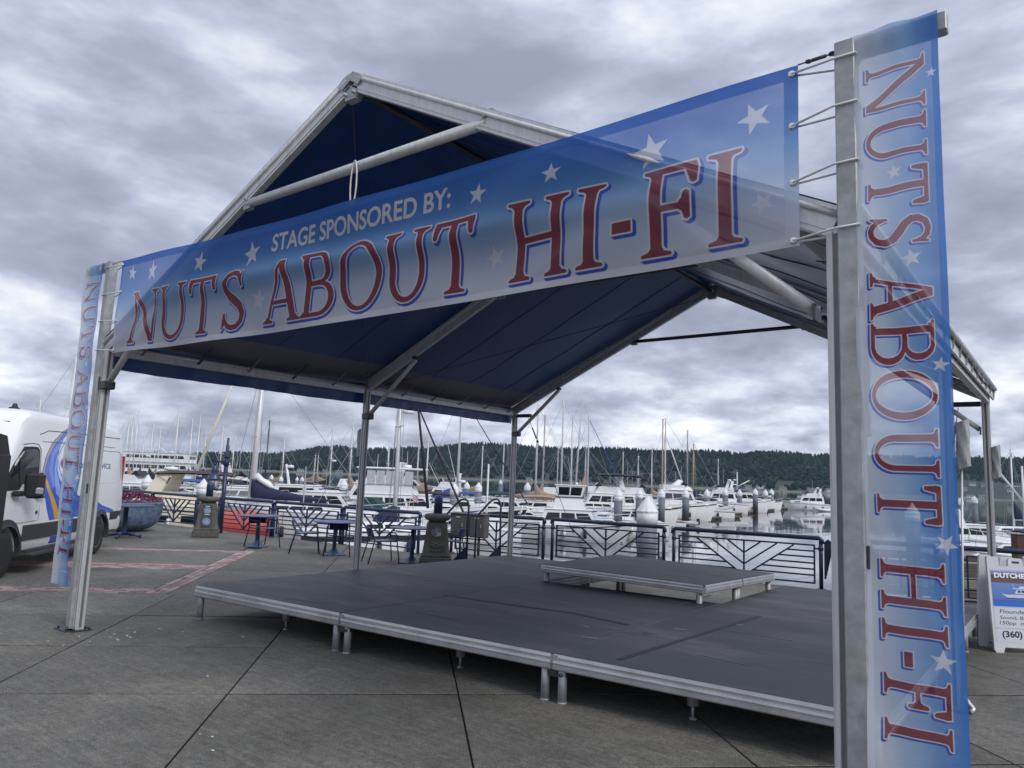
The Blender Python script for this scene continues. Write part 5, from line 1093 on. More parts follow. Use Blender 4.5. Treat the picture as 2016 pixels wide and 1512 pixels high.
m = MB(); m.bbox((3.28, YL-.02, 1.20), (3.46, YL+.10, 1.28), .02); m.bbox((3.14, YL+.06, 1.17), (3.30, YL+.32, 1.56), .045); mo = m.build('mirror', BLACK, van)
m = MB(); m.bbox((3.22, YL+.235, 1.23), (3.315, YL+.33, 1.34), .02); m.build('indicator', CHROME, mo)
m = MB(); gl = [(YC+s*w_, x, z) for s, w_, x, z in ((-1, .74, 3.72, 1.36), (1, .74, 3.72, 1.36), (1, .66, 3.12, 2.30), (-1, .66, 3.12, 2.30))]; m.add([(x+.02, y, z+.03) for y, x, z in gl]+[(x-.02, y, z-.01) for y, x, z in gl], [(0,1,2,3), (7,6,5,4), (0,4,5,1), (1,5,6,2), (2,6,7,3), (3,7,4,0)]); m.build('windscreen', GLASS, van)
m = MB(); m.bbox((2.12, YC+.20, 2.56), (2.30, YC+.30, 2.60), .01); m.lathe([(.045, 2.56), (.05, 2.60), (.03, 2.66), (.012, 2.67)], (2.2, YC+.25, 0), 10); m.build('roof_beacon', BLACK, van)
m = MB(); m.bbox((-1.185, YC-.9, .36), (-1.10, YC+.9, .62), .03); m.build('rear_bumper', PLB, van); m = MB(); m.bbox((-1.175, YC+.78, 1.0), (-1.13, YC+.90, 1.9), .01); m.build('tail_light', pm('tail_light_red', (.25, .02, .02), .2), van)
m = MB(); m.bbox((4.40, YC-.6, .62), (4.475, YC+.6, .80), .02); m.build('grille', BLACK, van); m = MB(); m.bbox((4.22, YC+.55, .82), (4.36, YC+.82, 1.0), .03); m.build('headlight', CHROME, van)

# ================================================================ PALE PETALS AND SCRAPS ROUND THE LEFT POST
m = MB(); rg = random.Random(4)
for k in range(34):
    q = on_z(rg.gauss(205, 55), rg.gauss(1252, 9)) if k < 24 else on_z(rg.uniform(60, 1500), rg.uniform(1230, 1480)); a = rg.uniform(0, 6); s = rg.uniform(.006, .017)
    m.add([(q.x+s*math.cos(a+b_)*(1.6 if b_ in (0, 3.1) else .8), q.y+s*math.sin(a+b_), .004+(.004 if b_ else 0)) for b_ in (0, 1.6, 3.1, 4.7)], [(0, 1, 2, 3)])
tag(m.build('litter', pm('pale_petal', (.62, .60, .56), .7, 0, .1, 30), recalc=False), 'scattered pale petals and scraps lying around the left post base', 'litter', kind='stuff')
# ================================================================ MARINA
RIG = pm('rigging_wire', (.30, .31, .33), .5, .4, .1, 20); MAST = pm('mast_white', (.60, .61, .62), .4, .1, .08, 4); TAN = pm('mast_tan', (.36, .27, .19), .5, 0, .15, 5)
NAVYC = pm('navy_canvas', (.012, .018, .055), .8, 0, .2, 5); BLKC = pm('black_canvas', (.02, .02, .022), .8, 0, .2, 5); BRNC = pm('brown_canvas', (.060, .038, .034), .8, 0, .2, 4); BLUC = pm('blue_canvas', (.02, .07, .28), .75, 0, .2, 5); TANC = pm('tan_canvas', (.30, .22, .16), .85, 0, .2, 5); GRNC = pm('green_canvas', (.006, .040, .038), .8, 0, .2, 5); CLR = pm('clear_vinyl_window', (.42, .44, .46), .25, 0, .2, 6)
STRIPE = pm('black_boot_stripe', (.014, .015, .018), .4); PALEB = pm('pale_blue_deck', (.42, .56, .70), .5, 0, .08, 3); REDH = pm('red_hull', (.42, .06, .04), .4, 0, .1, 3); GREYT = pm('grey_inflatable_tube', (.36, .38, .40), .5, 0, .1, 6); PURP = pm('curtained_window', (.06, .05, .085), .15); DOCKM = pm('dock_plank', (.17, .13, .10), .85, 0, .25, 3, .3, 14); FLOAT = pm('dock_float', (.03, .03, .032), .8)
RHEAD = math.atan2(CR.y, CR.x)
def HT(px, py, dist): return EYE.z+(hor(px)-py)*dist/FPX-WZ
def hull(t_, L, B, fs, fb, col=WHITE, stripe=STRIPE, rake=.9, deck=None, dk=True):
    m = MB(); rings = []; sh = []
    for i in range(13):
        t = i/12; hb = B/2*(1-max(0, (t-.45)/.55)**2.3)*(.88+.12*min(1, t*3)); hb = max(hb, .02); zs = fs+(fb-fs)*t**1.8; x = -L/2+L*t
        def P(w_, z): return (x-rake*(1-(z+.4)/(zs+.4))*t**3, w_, z)
        half = [(hb, zs), (hb*.985, zs*.62), (hb*.93*(1-.25*t**3), .12), (hb*.86*(1-.4*t**3), -.05), (hb*.55*(1-.5*t**2), -.30)]
        rings.append([P(w_, z) for w_, z in half]+[P(0, -.42)]+[P(-w_, z) for w_, z in half[::-1]]); sh.append((P(hb, zs), P(-hb, zs)))
    m.loft(rings, cap=False, closed=False); m.add(rings[0], [tuple(range(len(rings[0])))])
    h_ = m.build('hull', col, t_)
    if dk:
        m = MB(); n = len(sh); m.add([a for a, b_ in sh]+[b_ for a, b_ in sh], [(i, i+1, n+i+1, n+i) for i in range(n-1)]); m.build('deck', deck or col, t_); 
        for q in range(len(m.v)): pass
    if stripe:
        m = MB(); st = []
        for r_ in rings: st.append([(r_[2][0], r_[2][1]*1.012+.006, .17), (r_[3][0], r_[3][1]*1.015+.006, .01)])
        for sgn in (1, -1): m.add([(p[0], p[1]*sgn, p[2]) for r_ in st for p in r_], [(2*i, 2*i+1, 2*i+3, 2*i+2) for i in range(len(st)-1)])
        m.build('boot_stripe', stripe, t_)
    if L > 6:
        hn = int(L*10+B*7) % 4; m = MB(); st = [(Vector(r_[0]).lerp(Vector(r_[1]), .30), Vector(r_[0]).lerp(Vector(r_[1]), .30+(.16, .5, .22, .12)[hn])) for r_ in rings]
        for sgn in (1, -1): m.add([(p[0], (p[1]*1.006+.008)*sgn, p[2]) for ab in st for p in ab], [(2*i, 2*i+1, 2*i+3, 2*i+2) for i in range(len(st)-1)])
        m.build('cove_stripe', (NAVYC, STRIPE, BRNC, BLUC)[hn] if stripe else STRIPE, t_)
        for k, f in enumerate((.28, .46, .62)):
            q = Vector(rings[int(f*12)][0]); 
            for sgn in (1, -1): m = MB(); m.tube((q.x, sgn*(q.y+.12), q.z*.25), (q.x, sgn*(q.y+.12), q.z*.25+.55), .11, n=8); m.tube((q.x, sgn*(q.y+.12), q.z*.25+.5), (q.x, sgn*(q.y), q.z), .012, n=4); m.build('fender', (NAVYC, MAST, BLACK)[(hn+k) % 3], t_)
    m = MB()
    for k in (0, 1): m.path([(q[k][0], q[k][1]*1.01, q[k][2]+.02) for q in sh], .035, 5)
    m.build('rub_rail', STEEL if stripe is not STRIPE else MAST, t_)
    return sh
def cabin(t_, x0, x1, hw, z0, z1, rf=.4, rb=.15, tum=.9, col=WHITE, nwin=0, wz=(.3, .8), gl=GLASS, fwin=0, name='cabin', roof=0.0, roofm=None):
    m = MB(); b_ = [(x0, -hw, z0), (x1, -hw, z0), (x1, hw, z0), (x0, hw, z0)]; u_ = [(x0+rb, -hw*tum, z1), (x1-rf, -hw*tum, z1), (x1-rf, hw*tum, z1), (x0+rb, hw*tum, z1)]
    m.add(b_+u_, [(0,3,2,1), (4,5,6,7), (0,1,5,4), (1,2,6,5), (2,3,7,6), (3,0,4,7)]); o = m.build(name, col, t_)
    def side(u, f, s): return Vector(((x0+rb*f)*(1-u)+(x1-rf*f)*u, s*(hw+(hw*tum-hw)*f+.015), z0+(z1-z0)*f))
    for s in (-1, 1):
        for k in range(nwin):
            g_ = .12/nwin; ua, ub = .05+.9*k/nwin+g_*.4, .05+.9*(k+1)/nwin-g_*.4; q = [side(ua, wz[0], s), side(ub, wz[0], s), side(ub-(.02 if k == nwin-1 else 0), wz[1], s), side(ua+(.02 if k == 0 else 0), wz[1], s)]
            m = MB(); n = Vector((0, s*.02, 0)); m.add(q+[p-n for p in q], [(0,1,2,3), (7,6,5,4), (0,4,5,1), (1,5,6,2), (2,6,7,3), (3,7,4,0)]); m.build('window', gl, o)
    for k in range(fwin):
        ya, yb = -.9+1.8*k/fwin+.06, -.9+1.8*(k+1)/fwin-.06
        def fr(y, f): return Vector((x1-rf*f+.015, y*(hw+(hw*tum-hw)*f), z0+(z1-z0)*f))
        q = [fr(ya, wz[0]), fr(yb, wz[0]), fr(yb, wz[1]), fr(ya, wz[1])]; m = MB(); n = Vector((.02, 0, 0)); m.add(q+[p-n for p in q], [(0,1,2,3), (7,6,5,4), (0,4,5,1), (1,5,6,2), (2,6,7,3), (3,7,4,0)]); m.build('windscreen', gl, o)
    if roof: m = MB(); m.bbox((x0+rb-roof, -hw*tum-roof*.5, z1), (x1-rf+roof, hw*tum+roof*.5, z1+.07), .02); m.build('roof', roofm or col, t_)
    return o
def bimini(t_, x0, x1, hw, z, zb, mat, poles=True):
    m = MB(); fn = lambda dz: (lambda a, c: (x0+(x1-x0)*a, hw*(2*c-1), z+dz+.10*math.sin(math.pi*a)**.5-.16*(2*c-1)**2)); m.grid(fn(0), 10, 6); m.grid(fn(-.07), 10, 6); m.build('bimini_top', mat, t_)
    if poles:
        m = MB()
        for s in (-1, 1):
            for q in (0, .5, 1): m.tube(((x0+x1)/2+(x1-x0)*.1*(q-.5), s*hw, zb), (x0+(x1-x0)*q, s*hw*.97, z-.12), .018, n=5)
        m.build('bimini_frame', RIG, t_)['kind'] = 'stuff'
def bowrail(t_, sh, t0=5, h=.6):
    for k in (0, 1): m = MB(); pts = [Vector(q[k])+Vector((-.05, 0, h)) for q in sh[t0:]]; m.path(pts, .016, 5); [m.tube(p, p-Vector((0, 0, h)), .014, n=4) for p in pts[::2]]; m.build('bow_rail', CHROME, t_)
def arch(t_, x, hw, z0, z1, rk, mat, w_=.5):
    for s in (-1, 1): m = MB(); m.loft([[(x-w_/2, s*hw-.06, z0), (x+w_/2, s*hw-.06, z0), (x+w_/2, s*hw+.06, z0), (x-w_/2, s*hw+.06, z0)], [(x+rk-w_*.35, s*hw*.85-.06, z1), (x+rk+w_*.35, s*hw*.85-.06, z1), (x+rk+w_*.35, s*hw*.85+.06, z1), (x+rk-w_*.35, s*hw*.85+.06, z1)]], smooth=False); m.build('arch_leg', mat, t_)
    m = MB(); m.bbox((x+rk-w_*.35, -hw*.9, z1-.14), (x+rk+w_*.35, hw*.9, z1+.02), .03); m.build('arch_top', mat, t_)
def radome(t_, x, y, z, r_=.28, mat=WHITE): m = MB(); m.lathe([(r_*.8, 0), (r_, .04), (r_, .16), (r_*.85, .21), (.03, .23)], (x, y, z), 14); m.build('radome', mat, t_)
def antenna(t_, x, y, z, h, tilt=0.0, r_=.02, mat=MAST): m = MB(); m.tube((x, y, z), (x+tilt, y, z+h), r_, r_*.6, n=5); m.build('antenna', mat, t_)
def mast(t_, x, h, r_=.09, mat=MAST, lean=0.0, spr=(.55,), L=9.0, boom=None, cover=None, furl=None, stays=True, z0=.9, fore=True, rdm=False, B=2.6):
    m = MB(); m.tube((x, 0, z0), (x+lean, 0, h), r_, r_*.7, n=8); m.bbox((x+lean-.16, -.06, h), (x+lean+.16, .06, h+.06), .02); m.tube((x+lean, 0, h), (x+lean, 0, h+.5), .012, n=4); o = m.build('mast', mat, t_)
    for f in spr:
        z = z0+(h-z0)*f; xx = x+lean*f; m = MB(); m.tube((xx, -B*.33, z), (xx, B*.33, z), .03, n=5); m.build('spreader', mat, o)
    if rdm: radome(t_, x+.35, 0, z0+(h-z0)*rdm, .3)
    if boom:
        m = MB(); m.tube((x-.1, 0, z0+1.0), (x-boom, 0, z0+1.1), .07, n=8); m.build('boom', mat, o)
        if cover:
            m = MB(); m.loft([[(x-.05-boom*q, w_*math.cos(a), z0+1.05+hh_*.5+hh_*.55*math.sin(a)) for a in [2*math.pi*j/10 for j in range(10)]] for q, w_, hh_ in ((-.02, .14, 1.6), (.03, .24, 1.3), (.12, .25, .85), (.35, .22, .6), (.65, .18, .42), (.95, .12, .28))]); m.build('sail_cover', cover, o)
    if stays:
        top = Vector((x+lean, 0, h-.1)); pts = [(x-.1, B*.46, z0-.1), (x-.1, -B*.46, z0-.1), (-L/2+.1, 0, z0)]
        if fore and not furl: pts.append((L/2-.2, 0, z0+.3))
        for p in pts: m = MB(); m.tube(top, p, .014, n=4); m.build('stay', RIG, o)
        for s in (-1, 1):
            f = spr[0] if spr else .6; z = z0+(h-z0)*f; m = MB(); m.path([top, (x+lean*f, s*B*.33, z), (x, s*B*.46, z0-.1)], .012, 4); m.build('stay', RIG, o)
    if furl: m = MB(); q0 = Vector((L/2-.2, 0, z0+.4)); q1 = Vector((x+lean, 0, h-.3)); m.path([q0, q0.lerp(q1, .06), q0.lerp(q1, .5), q1], .075, 6, r2=.03); m.build('furled_sail', furl, o)
    return o
def boat(name, lbl, px, dist, d, ang=0.0, group=None, cat='boat'):
    p = at(px, dist); return thing(name, lbl, cat, (p.x, p.y, WZ), RHEAD+(0 if d > 0 else math.pi)+R(ang), group)
def lx(px, px0, dist, d): return (px-px0)*dist/FPX*d       # photo offset along a side-on boat -> local x
def sailboat(lbl, px, dist, d, L, top, ang=0.0, mpx=None, col=WHITE, fb=1.15, B=None, mr=.09, mm=MAST, cover=NAVYC, furl=None, boom=True, lean=0.0, spr=(.55,), rdm=False, stripe=STRIPE, trunk=True, fore=True):
    t_ = boat('sailboat', lbl, px, dist, d, ang); B = B or L*.3; sh = hull(t_, L, B, fb*.95, fb*1.15, col, stripe, rake=L*.12)
    if trunk: cabin(t_, -L*.18, L*.22, B*.28, fb, fb+.42, .4, .1, .85, WHITE, 3, (.3, .75))
    x = L*.08 if mpx is None else lx(mpx, px, dist, d)
    mast(t_, x, HT(mpx or px, top, dist), mr, mm, lean, spr, L, L*.36 if boom else None, cover if boom else None, furl, z0=fb, rdm=rdm, B=B, fore=fore)
    bowrail(t_, sh, 8, .55); return t_
def cruiser(lbl, px, dist, d, L, ang=0.0, fb=1.3, B=None, col=WHITE, sup=None, top=None, topm=NAVYC, nw=3, fly=False, arc=False, rdm=False, stripe=STRIPE, ants=(), deck=None, hgt=1.25, cname='motor_cruiser', winm=GLASS):
    t_ = boat(cname, lbl, px, dist, d, ang); B = B or L*.33; sh = hull(t_, L, B, fb*.9, fb*1.25, col, stripe, rake=L*.11, deck=deck); hw = B*.4; s = sup or col
    cabin(t_, L*.02, L*.36, hw*.8, fb*1.0, fb+.5, .9, .0, .85, s, 2, (.3, .7), winm, name='foredeck_trunk')
    cabin(t_, -L*.30, L*.20, hw, fb*.95, fb+hgt, 1.0 if not fly else .7, .2, .88, s, nw, (.38, .82), winm, 3, roof=.12)
    z = fb+hgt+.07
    if fly:
        cabin(t_, -L*.26, L*.06, hw*.85, z, z+.6, .35, .0, 1.0, s, 0, fwin=0, name='flybridge'); cabin(t_, -L*.02, L*.07, hw*.8, z+.58, z+.95, .4, .2, .9, GLASS, 0, name='fly_windscreen'); z += .6
    if top: bimini(t_, -L*.34, L*.03, hw*.95, z+(1.15 if fly else .35), z-.1, topm)
    if arc: arch(t_, -L*.20, hw*.95, z-.3, z+1.0, -.35, s); z += 1.0
    if rdm: radome(t_, -L*.22 if arc else -L*.05, 0, z+.05)
    for a in ants: antenna(t_, -L*.1+a[0], a[1], z-.3, a[2], a[3] if len(a) > 3 else 0)
    bowrail(t_, sh, 6, .6); return t_

# ---- the pilothouse cruiser in the middle
dC = 51; t_ = boat('pilothouse_cruiser', 'white two storey pilothouse cruiser with dark windows and black waterline stripe', 1133, dC, 1, -3)
sh = hull(t_, 8.2, 2.7, 1.0, 1.45, pm('pale_grey_hull', (.50, .52, .53), .3, 0, .06, 2), STRIPE, .9, PALEB); cabin(t_, -2.4, 1.65, 1.05, 1.05, 2.10, .62, .35, .88, WHITE, 3, (.34, .82), GLASS, 3, roof=.16)
m = MB(); m.bbox((-3.3, -1.05, 2.10), (-2.2, 1.05, 2.17), .02); m.build('aft_roof', WHITE, t_); cabin(t_, .9, 3.2, .85, 1.2, 1.62, .7, 0, .85, WHITE, 2, (.35, .75), GLASS, 1, name='foredeck_trunk', roof=.02, roofm=PALEB)
cabin(t_, -1.55, .75, .95, 2.17, 2.95, .35, .25, .80, WHITE, 0, name='bridge_base'); m = MB(); m.bbox((-1.35, -.86, 2.95), (.55, .86, 2.99), .01); m.build('bridge_trim', NAVYC, t_); cabin(t_, -1.25, .45, .78, 2.99, 3.72, -.22, -.08, 1.08, WHITE, 2, (.15, .88), GLASS, 2, name='bridge_cabin', roof=.10)
bowrail(t_, sh, 6, .55); antenna(t_, -.2, .3, 3.7, 2.0, -.35, .012); antenna(t_, .3, -.3, 3.7, .5); m = MB(); m.lathe([(.07, 0), (.10, .08), (.07, .16), (.02, .18)], (.1, 0, 3.79), 10); m.build('spot_lamp', WHITE, t_)
m = MB(); m.tube((-3.4, .8, .55), (-3.4, -.8, .55), .16, n=10); m.build('fender', WHITE, t_); m = MB(); m.tube((-4.0, -.6, .9), (-3.6, -1.1, 2.2), .02, n=5); m.tube((-4.0, .6, .9), (-3.6, 1.1, 2.2), .02, n=5); m.build('boarding_rail', CHROME, t_)

# ---- near boats from left to right
dA = 45; t_ = cruiser('cream express cruiser with a brown bimini and raked radar arch at the left', 335, dA, -1, 10.2, 4, 1.75, 3.2, CREAM, hgt=.65, nw=0, winm=GLASS)
arch(t_, -lx(318, 335, dA, 1), 1.35, 2.0, HT(318, 931, dA), -.7, CREAM, 1.0); bimini(t_, lx(473, 335, dA, -1), lx(322, 335, dA, -1), 1.35, HT(400, 930, dA), 2.4, BRNC); radome(t_, lx(338, 335, dA, -1), 0, HT(338, 926, dA), .42)
for k in range(3): m = MB(); m.bbox((-2.6+k*1.7, 1.50, .75), (-1.5+k*1.7, 1.60, 1.15), .02); m.build('port_window', GLASS, t_)
cruiser('white bow rider with a grey raked windscreen behind the lantern post', 462, 52, -1, 6.5, 8, 1.9, 2.4, hgt=.75, nw=2, winm=pm('grey_glass', (.16, .18, .18), .12))
t_ = boat('covered_dinghy', 'bright red covered dinghy moored below the railing beside the two plaque pillar', 474, 39, -1); m = MB(); m.loft([[(x*1.75, w_*1.6*math.cos(a), 1.05+h_*1.3*math.sin(a)) for a in [2*math.pi*j/14 for j in range(14)]] for x, w_, h_ in ((-1.05, .25, .22), (-.9, .50, .52), (-.3, .62, .66), (.4, .60, .64), (.9, .40, .48), (1.1, .10, .2))]); m.build('cover', REDH, t_); m = MB(); m.bbox((-2.2, -1.2, -.2), (2.2, 1.2, .35), .03); m.build('float', FLOAT, t_)
dS = 42; t_ = sailboat('white sailboat with a long navy sail cover and thick white mast', 600, dS, -1, 8.6, 700, 6, 503, fb=1.75, B=3.0, mr=.19, cover=None, boom=False, lean=-.1, spr=(.47, .78))
m = MB(); zz_ = [(503, 937, .30), (512, 948, .36), (530, 957, .34), (560, 966, .30), (600, 974, .26), (640, 981, .18), (654, 985, .10)]; ring_ = []
for px, py, w_ in zz_:
    zt, zb_ = HT(px, py, dS), HT(px, 984 if px < 600 else 986, dS); c_, h_ = (zt+zb_)/2, max(.06, (zt-zb_)/2); ring_.append([(lx(px, 600, dS, -1), w_*math.cos(a), c_+h_*math.sin(a)) for a in [2*math.pi*j/12 for j in range(12)]])
m.loft(ring_); m.build('sail_cover', NAVYC, t_)
m = MB(); m.loft([[(lx(px, 600, dS, -1), w_*math.cos(a), HT(px, py, dS)+w_*.8*math.sin(a)) for a in [2*math.pi*j/9 for j in range(9)]] for px, py, w_ in ((505, 942, .12), (512, 938, .3), (524, 948, .24), (536, 954, .26), (545, 960, .06))]); m.build('loose_sail', WHITE, t_)
cruiser('white sedan cruiser with wide raked windscreens left of the mid left tent leg', 662, 50, 1, 7.6, -4, 1.6, 2.8, hgt=1.05, nw=3)
t_ = cruiser('white trunk cabin boat with a leaning radar pole behind the navy sail cover', 610, 62, 1, 9.0, 3, 2.0, 3.0, hgt=.8, nw=1); m = MB(); m.tube((lx(573, 610, 62, 1), 0, 2.6), (lx(564, 610, 62, 1), 0, HT(564, 914, 62)), .13, .09, n=8); m.build('radar_pole', WHITE, t_); radome(t_, lx(573, 610, 62, 1), 0, HT(573, 921, 62), .26)
t_ = cruiser('white cruiser with a dark green windscreen cover right of the mid left tent leg', 733, 44, 1, 7.4, -5, 1.6, 2.6, hgt=.3, nw=0); cabin(t_, -.4, 1.1, .9, 1.95, 2.62, .8, .1, .85, GRNC, 0, name='windscreen_cover')
cruiser('white hardtop cruiser with black slanted side glass behind the green covered boat', 735, 56, -1, 9.0, 0, 2.0, 3.2, hgt=1.25, nw=2, fly=True, arc=True)
t_ = cruiser('large white flybridge yacht with clear canvas enclosure and white hardtop', 805, 50, 1, 10.6, 2, 1.7, 3.6, hgt=1.0, nw=3, fly=True)
for k in range(5): m = MB(); m.bbox((-2.6+k*.62, -1.32, 3.35), (-2.05+k*.62, -1.28, 4.25), .01); m.build('enclosure_panel', CLR, t_)
m = MB(); m.bbox((-3.3, -1.4, 4.35), (1.2, 1.4, 4.47), .04); m.build('hardtop', WHITE, t_); [antenna(t_, x, .4, 4.45, h_) for x, h_ in ((-.2, 1.2), (.5, 1.7), (-2.2, .9))]; radome(t_, -.1, -.3, 4.47, .3)
t_ = sailboat('sailboat with black wrapped headsails, navy bundle at the mast and radome', 772, 36, 1, 8.4, 716, 22, 781, fb=1.35, mr=.115, cover=NAVYC, boom=False, spr=(.62,), furl=BLKC)
radome(t_, lx(797, 772, 36, 1), 0, HT(797, 815, 36), .32); m = MB(); q0 = Vector((lx(845, 772, 36, 1), -.25, HT(845, 1000, 36))); q1 = Vector((lx(806, 772, 36, 1), -.1, HT(806, 740, 36))); m.tube(q0, q1, .085, .05, n=6); m.build('furled_sail', BLKC, t_)
m = MB(); m.loft([[(x, w_*math.cos(a), z+h_*math.sin(a)) for a in [2*math.pi*j/10 for j in range(10)]] for x, w_, z, h_ in ((-.75, .3, 1.7, .3), (-.3, .45, 1.8, .55), (.1, .42, 1.9, .65), (.45, .2, 2.0, .5))]); m.build('sail_bundle', NAVYC, t_)
t_ = cruiser('sleek white express cruiser with a black bimini and pointed bow', 900, 56, 1, 11.0, 2, 1.6, 3.3, hgt=.75, nw=1, top=True, topm=BLKC, arc=False); antenna(t_, -1, .3, 2.8, 2.2, -1.2, .03); antenna(t_, .2, -.3, 2.8, 3.6, -1.0, .03)
t_ = sailboat('sailboat with a tall mast, radar dome and black forestay left of the back tent leg', 935, 60, 1, 9.8, 770, 8, 902, fb=1.2, mr=.105, cover=BLUC, furl=BLKC, rdm=.24, spr=(.3, .75))
cruiser('open white fishing skiff with grey seats beyond the utility boxes', 935, 46, -1, 6.0, 0, 1.0, 2.2, hgt=.5, nw=0)
cruiser('white cabin boat with tan canvas top left of the pilothouse cruiser', 1035, 66, -1, 7.5, 3, 1.3, 2.7, hgt=.9, nw=2, top=True, topm=TANC, sup=WHITE)
sailboat('white sloop with a tan covered boom just behind the pilothouse cruiser', 1175, 60, 1, 6.6, 878, 2, 1152, fb=2.0, mr=.05, cover=TANC, spr=(.6,))
cruiser('white flybridge boat with a black canopy frame behind the tan boomed sloop', 1180, 70, -1, 8.0, 0, 1.9, 3.0, hgt=1.1, nw=3, fly=True, top=True, topm=BLKC)
cruiser('white aft cabin boat with long black canopy left of the tan double masts', 1258, 72, 1, 8.5, 0, 1.8, 3.1, hgt=1.2, nw=2, fly=True, top=True, topm=BLKC, arc=True)
cruiser('white express cruiser with low dark windscreen behind the first near piling', 1222, 57, -1, 7.0, 4, 1.3, 2.6, hgt=.8, nw=2)
t_ = cruiser('white trawler with purple curtained windows between the right pilings', 1340, 86, 1, 8.6, 0, 1.9, 3.2, hgt=1.5, nw=3, fly=True, winm=PURP, ants=((1, .4, 2.6), (.2, -.4, 1.9))); mast(t_, lx(1303, 1340, 84, 1), HT(1303, 824, 84), .10, TAN, 0, (), 9, stays=False, z0=2); mast(t_, lx(1308.5, 1340, 84, 1), HT(1308, 822, 84), .09, MAST, 0, (), 9, stays=True, z0=2, fore=True)
m = MB(); m.tube((lx(1346, 1340, 84, 1), .1, HT(1346, 955, 84)), (lx(1312, 1340, 84, 1), .1, HT(1312, 862, 84)), .07, n=6); m.build('derrick_boom', MAST, t_); m = MB(); m.loft([[(x, y, z) for x, y, z in ((-1.6, -1.3, 3.5), (1.2, -1.3, 3.5), (1.2, 1.3, 3.5), (-1.6, 1.3, 3.5))], [(x, y, z) for x, y, z in ((-.3, -.15, 4.7), (-.1, -.15, 4.7), (-.1, .15, 4.7), (-.3, .15, 4.7))]], smooth=False); m.build('white_tarp', WHITE, t_)
def rib(lbl, px, dist, d, L, ang=0, mat=GREYT):
    t_ = boat('dinghy', lbl, px, dist, d, ang)
    for s in (-1, 1): m = MB(); m.path([(-L/2, s*L*.2, .28), (L*.1, s*L*.21, .30), (L*.34, s*L*.13, .36), (L*.5, 0, .46)], L*.075, 8); m.build('tube', mat, t_)
    m = MB(); m.bbox((-L*.45, -L*.17, .05), (L*.25, L*.17, .22), .03); m.build('floor', FLOAT, t_); m = MB(); m.bbox((-L*.62, -.14, .1), (-L*.5, .14, .75), .05); m.build('outboard_motor', BLACK, t_); return t_
rib('grey inflatable dinghy tied up at the dock among the right pilings', 1347, 76, -1, 2.6); rib('small white tender riding beside the lone motor yacht', 1622, 148, -1, 3.2, 0, WHITE)
t_ = boat('skiff', 'small white skiff with a covered motor left of the grey inflatable', 1323, 73, -1); hull(t_, 2.6, 1.2, .45, .6, WHITE, None, .3); m = MB(); m.loft([[(x, w_*math.cos(a), .9+h_*math.sin(a)) for a in [2*math.pi*j/9 for j in range(9)]] for x, w_, h_ in ((.1, .1, .1), (.3, .3, .55), (.8, .35, .65), (1.1, .15, .3))]); m.build('motor_cover', WHITE, t_)
cruiser('white trawler with a boat deck behind the third right piling', 1412, 113, -1, 8.5, 0, 1.9, 3.2, hgt=1.4, nw=3, fly=True, arc=True, rdm=True, ants=((0, .3, 2),))
cruiser('low dark topped cabin boat behind the pilings left of the crane boat', 1395, 102, 1, 7.0, 0, 1.2, 2.6, hgt=.8, nw=3, top=True, topm=NAVYC)
t_ = cruiser('white fishing boat with a domed mast and raised derrick arm beside the last pilings', 1468, 124, 1, 8.6, 0, 1.9, 3.1, hgt=1.3, nw=3, top=True, topm=BLUC); mast(t_, lx(1450, 1468, 114, 1), HT(1450, 928, 114), .12, MAST, 0, (.6,), 8, stays=False, z0=2.5); m = MB(); m.tube((lx(1445, 1468, 114, 1), 0, 4), (lx(1476, 1468, 114, 1), 0, HT(1476, 945, 114)), .10, n=6); m.build('derrick_arm', MAST, t_); radome(t_, lx(1446, 1468, 114, 1), .3, HT(1446, 945, 114), .3); radome(t_, lx(1444, 1468, 114, 1), -.3, HT(1444, 955, 114), .3)
t_ = cruiser('lone white motor yacht with dark windows on open water', 1588, 152, -1, 10.4, 0, 1.45, 3.4, hgt=1.35, nw=3, fly=True, arc=True, rdm=True, stripe=STRIPE, ants=((0, .3, 2),))
cruiser('white boat with a navy canopy at the far right edge', 2002, 44, -1, 6.6, 8, 1.25, 2.5, hgt=.5, nw=1, top=True, topm=NAVYC, stripe=STRIPE)
cruiser('grey hulled bow of a motorboat beside the back right tent leg', 1944, 38, -1, 5.5, 20, 1.2, 2.3, col=pm('grey_hull', (.42, .43, .44), .35), sup=WHITE, hgt=.6, nw=1)
sailboat('sailboat with twin bare masts at the far right edge', 1995, 62, -1, 9.0, 886, 0, 1994, fb=1.3, mr=.085, cover=NAVYC, spr=(.55,), furl=None)
t_ = boat('work_float', 'low workboat with a white boom leaning left at the far right edge', 2020, 58, -1); hull(t_, 7, 2.4, .9, 1.2); m = MB(); m.tube((lx(2014, 2020, 58, -1), 0, HT(2014, 988, 58)), (lx(1971, 2020, 58, -1), 0, HT(1971, 932, 58)), .08, n=6); m.build('boom', MAST, t_); m = MB(); m.tube((.2, 0, 1), (.2, 0, HT(2004, 918, 58)), .08, n=6); m.build('mast', MAST, t_)

